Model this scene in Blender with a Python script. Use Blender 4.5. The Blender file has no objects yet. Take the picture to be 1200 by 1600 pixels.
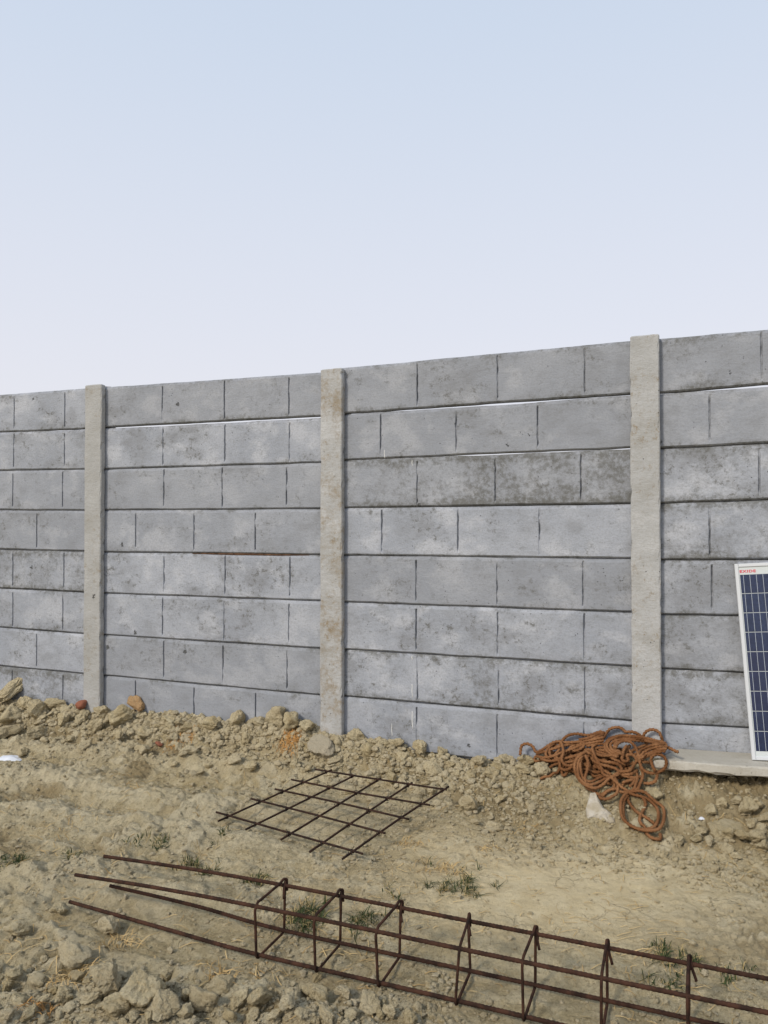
import bpy, math, random
import numpy as np
from mathutils import Vector

R = math.radians
rng = np.random.default_rng(7)
random.seed(7)
scene = bpy.context.scene
col = scene.collection

# ------------------------------------------------------------------ camera
CAM_Z = 1.5
PITCH = math.atan(20 / 1200)
cam_data = bpy.data.cameras.new('camera')
cam = bpy.data.objects.new('camera', cam_data)
col.objects.link(cam)
cam.location = (0, 0, CAM_Z)
cam.rotation_euler = (R(90) + PITCH, 0, 0)
cam_data.sensor_fit = 'VERTICAL'
cam_data.sensor_height = 32
cam_data.sensor_width = 24
cam_data.lens = 24
cam_data.clip_start = 0.05
cam_data.clip_end = 2000
scene.camera = cam

# ------------------------------------------------------------------ sky, sun, exposure
SUN_DIR = Vector((-0.60, -0.62, 0.66)).normalized()          # towards the sun: low, hazy, from the left and behind
SUN_EL = math.asin(SUN_DIR.z)
world = bpy.data.worlds.new('World')
scene.world = world
world.use_nodes = True
wn, wl = world.node_tree.nodes, world.node_tree.links
wn.clear()
w_out = wn.new('ShaderNodeOutputWorld')
w_bg = wn.new('ShaderNodeBackground')
w_sky = wn.new('ShaderNodeTexSky')
w_sky.sky_type = 'NISHITA'
w_sky.sun_disc = False
w_sky.sun_elevation = SUN_EL
w_sky.sun_rotation = math.atan2(SUN_DIR.x, SUN_DIR.y)
w_sky.dust_density = 4.0
w_sky.air_density = 1.0
w_mix = wn.new('ShaderNodeMix')
w_mix.data_type = 'RGBA'
w_mix.inputs[0].default_value = 0.86
# thin haze layer over the whole sky: whiter low down, bluer towards the zenith
w_co = wn.new('ShaderNodeTexCoord')
w_sep = wn.new('ShaderNodeSeparateXYZ')
w_ramp = wn.new('ShaderNodeValToRGB')
wl.new(w_co.outputs['Generated'], w_sep.inputs[0])
wl.new(w_sep.outputs['Z'], w_ramp.inputs[0])
w_ramp.color_ramp.interpolation = 'B_SPLINE'
els = w_ramp.color_ramp.elements
els[0].position, els[0].color = 0.0, (0.81, 0.80, 0.845, 1)
els[1].position, els[1].color = 1.0, (0.50, 0.61, 0.79, 1)
e2 = els.new(0.25); e2.color = (0.782, 0.793, 0.868, 1)
e3 = els.new(0.60); e3.color = (0.585, 0.69, 0.835, 1)
w_scl = wn.new('ShaderNodeVectorMath'); w_scl.operation = 'SCALE'
w_scl.inputs['Scale'].default_value = 11.1
wl.new(w_ramp.outputs[0], w_scl.inputs[0])
wl.new(w_scl.outputs[0], w_mix.inputs[7])
wl.new(w_sky.outputs[0], w_mix.inputs[6])
wl.new(w_mix.outputs[2], w_bg.inputs[0])
w_bg.inputs[1].default_value = 0.1
wl.new(w_bg.outputs[0], w_out.inputs[0])

sun_data = bpy.data.lights.new('sun', 'SUN')
sun_data.energy = 2.4
sun_data.angle = R(10)
sun_data.color = (1.0, 0.92, 0.80)
sun = bpy.data.objects.new('sun', sun_data)
col.objects.link(sun)
sun.location = (-6, -4, 8)
sun.rotation_euler = SUN_DIR.to_track_quat('Z', 'Y').to_euler()

vs = scene.view_settings
vs.view_transform = 'Standard'
vs.look = 'None'
vs.exposure = 0.0
vs.gamma = 1.0
vs.use_curve_mapping = False

# ------------------------------------------------------------------ wall frame (metres)
W_T = 1200 / 3080
W_A = math.atan(W_T)
WO = np.array([0.0, 4.75])
WT = np.array([math.cos(W_A), -math.sin(W_A)])               # along the wall, to the right
WN = np.array([-math.sin(W_A), -math.cos(W_A)])              # out of the wall, towards the yard


def ray(px, py):
    """direction of a sight line surveyed on the photograph"""
    x, y, z = (px - 600) / 1200, 1.0, -(py - 800) / 1200
    c, s = math.cos(PITCH), math.sin(PITCH)
    return np.array([x, y * c - z * s, y * s + z * c])


def wall_sz(px, py, off=0.0):
    """position along the wall and height, on the plane standing off the panel faces"""
    d = ray(px, py)
    k = ((WO + WN * off) @ WN) / (d[:2] @ WN)
    p = d * k
    return float((p[:2] - WO) @ WT), float(p[2] + CAM_Z)


# ------------------------------------------------------------------ noise
_LAT = np.random.default_rng(11).random((8, 256, 256)).astype(np.float32)


def vnoise(x, y, seed=0):
    L = _LAT[seed % 8]
    ox, oy = (seed * 37.17) % 91, (seed * 53.91) % 83
    x = np.asarray(x, float) + ox
    y = np.asarray(y, float) + oy
    xi, yi = np.floor(x).astype(int), np.floor(y).astype(int)
    fx, fy = x - xi, y - yi
    fx = fx * fx * (3 - 2 * fx)
    fy = fy * fy * (3 - 2 * fy)
    a = L[xi & 255, yi & 255]; b = L[(xi + 1) & 255, yi & 255]
    c = L[xi & 255, (yi + 1) & 255]; d = L[(xi + 1) & 255, (yi + 1) & 255]
    return (a * (1 - fx) + b * fx) * (1 - fy) + (c * (1 - fx) + d * fx) * fy - 0.5


def fbm(x, y, seed=0, octs=4, gain=0.5):
    t, a, f = 0, 1.0, 1.0
    for o in range(octs):
        t = t + a * vnoise(x * f, y * f, seed + o * 3)
        a *= gain
        f *= 2.03
    return t


def worley(x, y, seed=0):
    L1, L2 = _LAT[seed % 8], _LAT[(seed + 3) % 8]
    xi, yi = np.floor(x).astype(int), np.floor(y).astype(int)
    f1 = np.full(x.shape, 9.0)
    f2 = np.full(x.shape, 9.0)
    rid = np.zeros(x.shape)
    for i in (-1, 0, 1):
        for j in (-1, 0, 1):
            cx, cy = xi + i, yi + j
            px = cx + L1[cx & 255, cy & 255]
            py = cy + L2[cx & 255, cy & 255]
            d = np.hypot(px - x, py - y)
            m = d < f1
            f2 = np.where(m, f1, np.minimum(f2, d))
            rid = np.where(m, L1[(cx + 91) & 255, (cy + 17) & 255], rid)
            f1 = np.where(m, d, f1)
    return f1, f2, rid


def smooth(a, b, x):
    t = np.clip((x - a) / (b - a), 0, 1)
    return t * t * (3 - 2 * t)


# ------------------------------------------------------------------ mesh helpers
def mesh_np(name, verts, faces, mat=None, smooth_shade=False):
    """faces: (n,3) or (n,4) integer array or list of tuples"""
    me = bpy.data.meshes.new(name)
    verts = np.asarray(verts, dtype=np.float32)
    if isinstance(faces, np.ndarray):
        n, k = faces.shape
        me.vertices.add(len(verts))
        me.vertices.foreach_set('co', verts.ravel())
        me.loops.add(n * k)
        me.loops.foreach_set('vertex_index', faces.astype(np.int32).ravel())
        me.polygons.add(n)
        me.polygons.foreach_set('loop_start', np.arange(0, n * k, k, dtype=np.int32))
        me.polygons.foreach_set('loop_total', np.full(n, k, dtype=np.int32))
        me.update(calc_edges=True)
    else:
        me.from_pydata([tuple(map(float, v)) for v in verts], [], [tuple(map(int, f)) for f in faces])
    me.polygons.foreach_set('use_smooth', np.full(len(me.polygons), smooth_shade, dtype=bool))
    if mat:
        me.materials.append(mat)
    me.update()
    return me


def link(name, me, parent=None, loc=(0, 0, 0), rot=(0, 0, 0), scale=(1, 1, 1)):
    o = bpy.data.objects.new(name, me)
    col.objects.link(o)
    o.parent = parent
    o.location = loc
    o.rotation_euler = rot
    o.scale = scale
    return o


def tag(o, label=None, cat=None, group=None, kind=None):
    if label: o['label'] = label
    if cat: o['category'] = cat
    if group: o['group'] = group
    if kind: o['kind'] = kind
    return o


def empty(name, loc=(0, 0, 0), rz=0.0):
    o = bpy.data.objects.new(name, None)
    col.objects.link(o)
    o.location = loc
    o.rotation_euler = (0, 0, rz)
    o.empty_display_size = 0.1
    return o


def catmull(P, step, closed=False):
    P = np.asarray(P, float)
    n = len(P)
    out = []
    rngi = range(n) if closed else range(n - 1)
    for i in rngi:
        if closed:
            p0, p1, p2, p3 = P[i - 1], P[i], P[(i + 1) % n], P[(i + 2) % n]
        else:
            p1, p2 = P[i], P[i + 1]
            p0 = P[i - 1] if i > 0 else 2 * p1 - p2
            p3 = P[i + 2] if i + 2 < n else 2 * p2 - p1
        m = max(2, int(np.linalg.norm(p2 - p1) / step))
        t = np.linspace(0, 1, m, endpoint=False)[:, None]
        out.append(0.5 * (2 * p1 + (p2 - p0) * t + (2 * p0 - 5 * p1 + 4 * p2 - p3) * t ** 2 + (3 * p1 - p0 - 3 * p2 + p3) * t ** 3))
    if not closed:
        out.append(P[-1:])
    return np.vstack(out)


def tube(P, rad, sides=8, lobes=0, pitch=0.05, lobe=0.2):
    """swept tube; rad may vary along it; lobes twist round it like rope strands. returns verts, quads"""
    P = np.asarray(P, float)
    n = len(P)
    T = np.gradient(P, axis=0)
    T /= np.linalg.norm(T, axis=1)[:, None] + 1e-12
    up = np.array([0, 0, 1.0]) if abs(T[0, 2]) < 0.9 else np.array([1.0, 0, 0])
    u = np.cross(up, T[0]); u /= np.linalg.norm(u)
    U = np.zeros_like(P)
    for i in range(n):
        u = u - T[i] * (u @ T[i])
        u /= np.linalg.norm(u) + 1e-12
        U[i] = u
    V = np.cross(T, U)
    rad = np.broadcast_to(np.asarray(rad, float), (n,))
    L = np.concatenate([[0], np.cumsum(np.linalg.norm(np.diff(P, axis=0), axis=1))])
    phi = np.linspace(0, 2 * math.pi, sides, endpoint=False)
    if lobes:
        rr = rad[:, None] * (1 + lobe * np.cos(lobes * (phi[None, :] - 2 * math.pi * L[:, None] / pitch)))
    else:
        rr = np.repeat(rad[:, None], sides, 1)
    v = P[:, None, :] + rr[:, :, None] * (np.cos(phi)[None, :, None] * U[:, None, :] + np.sin(phi)[None, :, None] * V[:, None, :])
    v = v.reshape(-1, 3)
    i = np.arange(n - 1)[:, None]
    j = np.arange(sides)[None, :]
    j2 = (j + 1) % sides
    q = np.stack([i * sides + j, i * sides + j2, (i + 1) * sides + j2, (i + 1) * sides + j], -1).reshape(-1, 4)
    # caps as fans of quads folded on a centre vertex
    c0, c1 = len(v), len(v) + 1
    v = np.vstack([v, P[:1], P[-1:]])
    k = np.arange(0, sides, 2)
    cap0 = np.stack([np.full(len(k), c0), (k + 2) % sides, (k + 1) % sides, k], -1)
    b = (n - 1) * sides
    cap1 = np.stack([np.full(len(k), c1), b + k, b + (k + 1) % sides, b + (k + 2) % sides], -1)
    return v, np.vstack([q, cap0, cap1])


class MB:
    def __init__(s):
        s.v, s.f, s.n = [], [], 0

    def add(s, v, f):
        s.v.append(np.asarray(v, float))
        s.f.append(np.asarray(f, int) + s.n)
        s.n += len(v)

    def mesh(s, name, mat, smooth_shade=False):
        return mesh_np(name, np.vstack(s.v), np.vstack(s.f), mat, smooth_shade)


def box(x0, x1, y0, y1, z0, z1):
    v = [(x0, y0, z0), (x1, y0, z0), (x1, y1, z0), (x0, y1, z0), (x0, y0, z1), (x1, y0, z1), (x1, y1, z1), (x0, y1, z1)]
    f = [(0, 3, 2, 1), (4, 5, 6, 7), (0, 1, 5, 4), (1, 2, 6, 5), (2, 3, 7, 6), (3, 0, 4, 7)]
    return np.array(v, float), np.array(f)


# ------------------------------------------------------------------ materials
def material(name, rough=0.9, spec=0.3):
    m = bpy.data.materials.new(name)
    m.use_nodes = True
    nt = m.node_tree
    b = nt.nodes['Principled BSDF']
    b.inputs['Roughness'].default_value = rough
    b.inputs['Specular IOR Level'].default_value = spec
    return m, nt, b


class N:
    """small node-building helper"""
    def __init__(s, nt): s.nt = nt

    def new(s, t): return s.nt.nodes.new(t)

    def set(s, sock, v):
        if hasattr(v, 'links') or isinstance(v, bpy.types.NodeSocket): s.nt.links.new(v, sock)
        else: sock.default_value = v

    def coord(s, which='Object'): return s.new('ShaderNodeTexCoord').outputs[which]

    def noise(s, vec, scale, detail=4, rough=0.55, dist=0.0):
        n = s.new('ShaderNodeTexNoise')
        s.set(n.inputs['Vector'], vec); n.inputs['Scale'].default_value = scale
        n.inputs['Detail'].default_value = detail; n.inputs['Roughness'].default_value = rough
        n.inputs['Distortion'].default_value = dist
        return n.outputs[0]

    def voronoi(s, vec, scale, feature='F1', out='Distance', rand=1.0):
        n = s.new('ShaderNodeTexVoronoi'); n.feature = feature
        s.set(n.inputs['Vector'], vec); n.inputs['Scale'].default_value = scale
        n.inputs['Randomness'].default_value = rand
        return n.outputs[out]

    def ramp(s, fac, a, b, lo=0.0, hi=1.0):
        n = s.new('ShaderNodeMapRange'); n.interpolation_type = 'SMOOTHSTEP'
        s.set(n.inputs[0], fac); n.inputs[1].default_value = a; n.inputs[2].default_value = b
        n.inputs[3].default_value = lo; n.inputs[4].default_value = hi
        return n.outputs[0]

    def math(s, op, a, b=0.0, c=None):
        n = s.new('ShaderNodeMath'); n.operation = op
        s.set(n.inputs[0], a); s.set(n.inputs[1], b)
        if c is not None: s.set(n.inputs[2], c)
        return n.outputs[0]

    def mix(s, fac, a, b, mode='MIX'):
        n = s.new('ShaderNodeMix'); n.data_type = 'RGBA'; n.blend_type = mode
        s.set(n.inputs[0], fac)
        s.set(n.inputs[6], (*a, 1) if isinstance(a, tuple) else a)
        s.set(n.inputs[7], (*b, 1) if isinstance(b, tuple) else b)
        return n.outputs[2]

    def bump(s, h, dist, strength=1.0, normal=None):
        n = s.new('ShaderNodeBump')
        s.set(n.inputs['Height'], h); n.inputs['Distance'].default_value = dist; n.inputs['Strength'].default_value = strength
        if normal is not None: s.nt.links.new(normal, n.inputs['Normal'])
        return n.outputs[0]

    def attr(s, name, typ='GEOMETRY', out='Fac'):
        n = s.new('ShaderNodeAttribute'); n.attribute_type = typ; n.attribute_name = name
        return n.outputs[out]

    def rand(s): return s.new('ShaderNodeObjectInfo').outputs['Random']

    def vadd(s, a, b):
        n = s.new('ShaderNodeVectorMath'); n.operation = 'ADD'
        s.set(n.inputs[0], a); s.set(n.inputs[1], b)
        return n.outputs[0]

    def vscale(s, a, v):
        n = s.new('ShaderNodeVectorMath'); n.operation = 'MULTIPLY'
        s.set(n.inputs[0], a); n.inputs[1].default_value = v
        return n.outputs[0]


def soil_material(name, ground=False):
    m, nt, b = material(name, 0.95, 0.12)
    k = N(nt)
    co = k.new('ShaderNodeNewGeometry').outputs['Position']
    if not ground:
        co = k.vadd(co, k.vscale(k.rand(), (9.0, 7.0, 5.0)))
    big = k.noise(co, 1.6, 5, 0.6)
    mid = k.noise(co, 9.0, 5, 0.65, 0.4)
    fine = k.noise(co, 70.0, 4, 0.7)
    grain = k.noise(co, 260.0, 3, 0.7)
    c = k.mix(k.ramp(big, 0.36, 0.64), (0.485, 0.392, 0.222), (0.565, 0.472, 0.292))
    c = k.mix(k.ramp(mid, 0.42, 0.66, 0, 0.75), c, (0.645, 0.555, 0.365))
    c = k.mix(k.ramp(mid, 0.47, 0.30, 0, 0.6), c, (0.345, 0.262, 0.138))
    c = k.mix(k.ramp(fine, 0.50, 0.30, 0, 0.7), c, (0.235, 0.172, 0.092))
    c = k.mix(k.ramp(grain, 0.55, 0.72, 0, 0.45), c, (0.58, 0.51, 0.38))
    if ground:
        # loose crumbled soil is darker than the dusty pale crust
        c = k.mix(k.math('MULTIPLY', k.attr('loose'), 0.72), c, (0.325, 0.245, 0.13))
        c = k.mix(k.math('MULTIPLY', k.attr('smoothness'), 0.40), c, (0.625, 0.52, 0.33))  # trodden dusty soil, its colour also lightened to paint in stronger sun there
        c = k.mix(k.math('MULTIPLY', k.attr('crust'), 0.60), c, (0.66, 0.58, 0.405))
    else:
        c = k.mix(k.ramp(k.rand(), 0.0, 1.0, 0.0, 0.45), c, (0.53, 0.455, 0.31))
        c = k.mix(k.math('MULTIPLY', k.attr('tone'), 0.45), c, (0.58, 0.505, 0.365))
    nt.links.new(c, b.inputs['Base Color'])
    if ground:
        sm = k.attr('smoothness')                                  # trodden, crusted areas
        wv = k.new('ShaderNodeTexNoise')
        k.set(wv.inputs['Vector'], co); wv.inputs['Scale'].default_value = 9.0; wv.inputs['Detail'].default_value = 4
        warp = k.vadd(co, k.vscale(wv.outputs['Color'], (0.16, 0.16, 0.0)))
        warp = k.vscale(warp, (1.0, 1.0, 0.0))
        crack = k.voronoi(warp, 11.0, 'DISTANCE_TO_EDGE')
        ck = k.math('MULTIPLY', k.ramp(crack, 0.0, 0.05, -1.0, 0.0), k.ramp(k.noise(co, 3.1, 4), 0.51, 0.60))
        n1 = k.bump(ck, 0.010, 0.8)
        peb = k.voronoi(co, 55.0, 'F1')
        pm = k.ramp(k.noise(co, 6.0, 4), 0.42, 0.62)
        rough_amt = k.math('SUBTRACT', 1.0, k.math('MULTIPLY', sm, 0.88))
        n2 = k.bump(k.math('MULTIPLY', k.math('MULTIPLY', k.ramp(peb, 0.5, 0.0), pm), rough_amt), 0.010, 0.8, n1)
        n3 = k.bump(k.math('MULTIPLY', k.noise(co, 42.0, 7, 0.78), rough_amt), 0.026, 1.0, n2)
        n4 = k.bump(grain, 0.005, 0.9, n3)
        nt.links.new(n4, b.inputs['Normal'])
    else:
        n1 = k.bump(k.noise(co, 55.0, 6, 0.72), 0.022, 1.0)
        n2 = k.bump(grain, 0.005, 0.9, n1)
        nt.links.new(n2, b.inputs['Normal'])
    return m


M = {}
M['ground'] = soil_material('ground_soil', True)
M['clod'] = soil_material('clod_soil')


def concrete_material(name, cols, stain_col, mode):
    m, nt, b = material(name, 0.88, 0.25)
    k = N(nt)
    co = k.coord('Object')
    rnd = k.rand()
    co2 = k.vadd(co, k.vscale(rnd, (13.0, 5.0, 9.0)))
    big = k.noise(co2, 2.3, 4, 0.55, 0.2)
    mid = k.noise(k.vscale(co2, (1.0, 1.0, 1.3)), 4.6, 5, 0.56, 0.15)
    fine = k.noise(co2, 90.0, 3, 0.65)
    c = k.mix(k.ramp(big, 0.36, 0.64), cols[0], cols[1])
    c = k.mix(k.ramp(mid, 0.49, 0.66, 0, 0.85), c, cols[2])
    smear = k.noise(k.vscale(co2, (0.8, 1.0, 1.3)), 3.0, 8, 0.72, 0.1)
    c = k.mix(k.ramp(smear, 0.50, 0.34, 0, 0.7), c, cols[3])
    dots = k.noise(co2, 28.0, 6, 0.8)
    c = k.mix(k.math('MULTIPLY', k.ramp(dots, 0.52, 0.63), k.ramp(smear, 0.56, 0.40, 0, 0.85)), c, stain_col)
    c = k.mix(k.ramp(mid, 0.48, 0.28, 0, 0.55), c, cols[3])
    # per-piece tone
    c = k.mix(k.ramp(rnd, 0, 1, 0.0, 0.42), c, cols[3])
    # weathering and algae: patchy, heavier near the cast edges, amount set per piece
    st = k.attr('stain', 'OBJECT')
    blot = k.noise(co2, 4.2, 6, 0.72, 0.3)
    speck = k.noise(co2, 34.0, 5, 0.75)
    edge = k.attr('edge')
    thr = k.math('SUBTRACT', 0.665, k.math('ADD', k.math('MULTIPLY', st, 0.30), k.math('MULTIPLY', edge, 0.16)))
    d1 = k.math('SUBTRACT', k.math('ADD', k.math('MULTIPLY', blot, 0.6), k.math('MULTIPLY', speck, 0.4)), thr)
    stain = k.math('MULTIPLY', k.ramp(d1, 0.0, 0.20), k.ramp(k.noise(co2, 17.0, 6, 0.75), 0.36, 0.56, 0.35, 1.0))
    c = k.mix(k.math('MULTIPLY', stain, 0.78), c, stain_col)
    # dark pin holes
    pore = k.voronoi(co2, 30.0, 'F1')
    pk = k.math('MULTIPLY', k.ramp(pore, 0.10, 0.055), k.ramp(k.noise(co2, 5.0, 3), 0.50, 0.60))
    c = k.mix(k.math('MULTIPLY', pk, 0.75), c, (0.05, 0.05, 0.045))
    wn_ = k.new('ShaderNodeTexNoise')
    k.set(wn_.inputs['Vector'], co2); wn_.inputs['Scale'].default_value = 60.0; wn_.inputs['Detail'].default_value = 3
    hole = k.voronoi(k.vadd(co2, k.vscale(wn_.outputs['Color'], (0.05, 0.05, 0.05))), 3.4, 'F1')
    hk = k.ramp(hole, 0.055, 0.035)
    c = k.mix(k.math('MULTIPLY', hk, 0.85), c, (0.06, 0.06, 0.055))
    pk = k.math('ADD', pk, k.math('MULTIPLY', hk, 1.5))
    c = k.mix(k.ramp(fine, 0.55, 0.35, 0, 0.35), c, cols[3])
    nt.links.new(c, b.inputs['Base Color'])
    n1 = k.bump(k.math('SUBTRACT', k.noise(k.vscale(co2, (1, 1, 2.2)), 22.0, 6, 0.65), k.math('MULTIPLY', pk, 1.6)), 0.0055 if mode == 'post' else 0.0034, 0.9)
    n2 = k.bump(fine, 0.0016, 0.8, n1)
    nt.links.new(n2, b.inputs['Normal'])
    return m


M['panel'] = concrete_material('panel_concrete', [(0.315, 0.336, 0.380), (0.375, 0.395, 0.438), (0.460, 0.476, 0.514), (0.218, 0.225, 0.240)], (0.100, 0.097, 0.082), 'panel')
M['post'] = concrete_material('post_concrete', [(0.385, 0.387, 0.382), (0.425, 0.427, 0.424), (0.47, 0.472, 0.47), (0.32, 0.312, 0.29)], (0.24, 0.18, 0.105), 'post')
M['slab'] = concrete_material('slab_concrete', [(0.44, 0.42, 0.37), (0.50, 0.48, 0.43), (0.56, 0.54, 0.49), (0.36, 0.33, 0.27)], (0.24, 0.20, 0.14), 'slab')


def simple(name, c1, c2, scale, rough=0.8, spec=0.3, bump=0.0, bscale=60, metal=0.0):
    m, nt, b = material(name, rough, spec)
    k = N(nt)
    co = k.coord('Object')
    nz = k.noise(co, scale, 5, 0.65)
    c = k.mix(k.ramp(nz, 0.35, 0.65), c1, c2)
    nt.links.new(c, b.inputs['Base Color'])
    b.inputs['Metallic'].default_value = metal
    if bump:
        nt.links.new(k.bump(k.noise(co, bscale, 4, 0.6), bump, 0.9), b.inputs['Normal'])
    return m


M['rust'] = simple('rusted_rebar', (0.026, 0.015, 0.011), (0.070, 0.033, 0.021), 22, 0.9, 0.12, 0.0015, 300)
M['rust_dark'] = simple('dark_rebar', (0.020, 0.013, 0.011), (0.048, 0.026, 0.018), 22, 0.9, 0.12, 0.0015, 300)
M['wire'] = simple('tie_wire', (0.02, 0.016, 0.014), (0.04, 0.028, 0.022), 40, 0.7)
M['wood'] = simple('wood_wedge', (0.05, 0.028, 0.017), (0.14, 0.075, 0.042), 30, 0.9, 0.2, 0.002, 60)
M['paper'] = simple('white_plastic', (0.62, 0.65, 0.72), (0.74, 0.76, 0.80), 12, 0.5, 0.4, 0.002, 40)
M['dribble'] = simple('dried_cement', (0.62, 0.62, 0.60), (0.72, 0.72, 0.70), 30)
M['brick'] = simple('brick_red', (0.24, 0.085, 0.05), (0.33, 0.14, 0.085), 25, 0.95, 0.2, 0.004, 50)
M['ochre'] = simple('ochre_lump', (0.40, 0.20, 0.075), (0.47, 0.36, 0.21), 22, 0.95, 0.2, 0.008, 40)
M['pale_earth'] = simple('pale_earth_stone', (0.44, 0.38, 0.27), (0.56, 0.49, 0.36), 18, 0.95, 0.15, 0.012, 45)
M['chunk'] = simple('pale_concrete_chunk', (0.37, 0.32, 0.235), (0.50, 0.46, 0.39), 16, 0.95, 0.15, 0.014, 50)


def blade_material(name, cs):
    m, nt, b = material(name, 0.75, 0.2)
    k = N(nt)
    t = k.attr('tone')
    c = k.mix(t, cs[0], cs[1])
    if len(cs) > 2:
        c = k.mix(k.ramp(t, 0.70, 0.80), c, cs[2])
    nt.links.new(c, b.inputs['Base Color'])
    return m


M['grass'] = blade_material('green_grass', [(0.022, 0.037, 0.011), (0.075, 0.092, 0.032), (0.36, 0.27, 0.12)])
M['straw'] = blade_material('dry_straw', [(0.36, 0.23, 0.09), (0.58, 0.43, 0.21)])
M['root'] = blade_material('orange_roots', [(0.36, 0.17, 0.05), (0.52, 0.29, 0.095)])


def rope_material():
    m, nt, b = material('coir_rope', 0.95, 0.1)
    k = N(nt)
    co = k.coord('Object')
    c = k.mix(k.ramp(k.noise(co, 9, 4), 0.35, 0.65), (0.195, 0.088, 0.038), (0.315, 0.158, 0.074))
    c = k.mix(k.ramp(k.noise(co, 240, 3, 0.7), 0.55, 0.35, 0, 0.6), c, (0.15, 0.06, 0.02))
    nt.links.new(c, b.inputs['Base Color'])
    nt.links.new(k.bump(k.noise(co, 420, 3, 0.7), 0.003, 1.0), b.inputs['Normal'])
    return m


M['rope'] = rope_material()

# ------------------------------------------------------------------ terrain
_S = np.array([-9, -3.2, -1.8, -1.0, -0.6, -0.1, 0.5, 0.9, 1.15, 1.5, 2.5, 9])
_ZW = np.array([.12, .14, .17, .15, .19, .14, .12, .13, .20, .245, .245, .2])
_W = np.array([.5, .45, .42, .40, .36, .45, .62, .66, .70, .74, .74, .7])


def masks(X, Y):
    dx, dy = X - WO[0], Y - WO[1]
    s = dx * WT[0] + dy * WT[1]
    d = dx * WN[0] + dy * WN[1]
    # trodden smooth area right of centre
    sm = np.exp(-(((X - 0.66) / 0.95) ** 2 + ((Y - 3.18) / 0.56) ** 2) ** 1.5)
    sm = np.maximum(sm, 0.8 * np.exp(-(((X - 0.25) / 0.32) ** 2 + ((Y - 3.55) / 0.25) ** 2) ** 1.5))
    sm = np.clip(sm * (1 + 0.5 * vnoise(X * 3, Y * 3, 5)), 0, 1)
    return s, d, sm


def height(X, Y, full=False):
    X = np.asarray(X, float)
    Y = np.asarray(Y, float)
    s, d, sm = masks(X, Y)
    zw = np.interp(s, _S, _ZW)
    w = np.interp(s, _S, _W)
    q = np.clip((d + 0.10 * fbm(X * 2.5, Y * 2.5, 1, 3)) / w, 0, 1)
    z = zw * (0.5 + 0.5 * np.cos(math.pi * q)) ** 1.15
    bank = 1 - smooth(0.7, 1.15, q)
    # wheel ruts, left half, more or less along the wall
    left = smooth(0.5, -0.6, s)
    dd = d + 0.05 * s + 0.12 * fbm(X * 1.3, Y * 1.3, 2, 3)
    rut = np.zeros_like(z)
    for c0, wd, a in ((0.36, .045, .048), (0.56, .10, -.030), (0.86, .08, .030), (1.06, .10, -.028), (1.30, .10, .026), (1.55, .12, -.022), (1.85, .12, .02)):
        rut += a * np.exp(-((dd - c0) / wd) ** 2)
    z += rut * left * (0.6 + 0.9 * (vnoise(X * 3.1, Y * 3.1, 4) + 0.5))
    streak = fbm(s * 1.6 + 4, (d + .05 * s) * 15, 17, 4)
    z += .022 * streak * left * smooth(.25, .45, d)
    rough = 1 - 0.85 * sm
    # settled beds under the cage and the mat
    cu, cv = (X + .43) * .928 - (Y - 2.65) * .373, (X + .43) * .373 + (Y - 2.65) * .928
    bed = smooth(-.14, -.03, cv) * (1 - smooth(.20, .30, cv)) * smooth(-1.15, -.9, cu)
    bed = np.maximum(bed, 1 - smooth(.6, 1.1, np.hypot((X + .27) / .62, (Y - 3.98) / .60)))
    rough = rough * (1 - .55 * bed)
    z -= .012 * bed
    z += 0.045 * fbm(X * 0.9, Y * 0.9, 3, 2) * (0.5 + 0.5 * rough)
    z += rough * 0.036 * fbm(X * 5, Y * 5, 6, 3)
    r = 1 - np.abs(fbm(X * 11 + 2 * Y, Y * 15, 8, 3)) * 2.4
    z += rough * 0.018 * r * (0.4 + 0.6 * left + 0.4 * bank)
    # crust plates and crumbs
    wx = X + 0.03 * fbm(X * 9, Y * 9, 12, 2)
    wy = Y + 0.03 * fbm(X * 9, Y * 9, 15, 2)
    f1, f2, rid = worley(wx * 13, wy * 16, 1)
    pm = smooth(-0.16, 0.12, fbm(X * 2, Y * 2, 9, 2))
    plate = smooth(0.01, 0.07, f2 - f1)
    z += rough * 0.030 * (rid - 0.5) * plate * pm
    crust = np.clip(smooth(.45, .9, rid) * plate * pm * rough + .35 * smooth(.0, .25, rut / .03) * left + .7 * smooth(.05, .35, streak) * left * smooth(.25, .45, d), 0, 1)
    loose = smooth(0.0, 0.28, fbm(X * 2.4, Y * 2.4, 10, 3) + .25 * bank) * rough * (1 - crust)
    f1, f2, rid = worley(wx * 30, wy * 32, 2)
    crumb = np.maximum(0, 0.5 - f1) * (rid > 0.35)
    z += rough * 0.034 * crumb * (0.25 + 1.0 * bank + 0.8 * smooth(0.0, 0.25, fbm(X * 2.4, Y * 2.4, 10, 3)))
    f1, f2, rid = worley(wx * 62, wy * 66, 4)
    z += rough * 0.016 * np.maximum(0, 0.5 - f1) * (rid > 0.4)
    z += 0.004 * fbm(X * 26, Y * 26, 13, 3) * (0.4 + rough)
    if full:
        return z, loose, crust
    return z


def grow(a, first, ratio, limit):
    out, st = [], first
    x = a
    while abs(x) < limit:
        x += st
        st *= ratio
        out.append(x)
    return out


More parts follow.
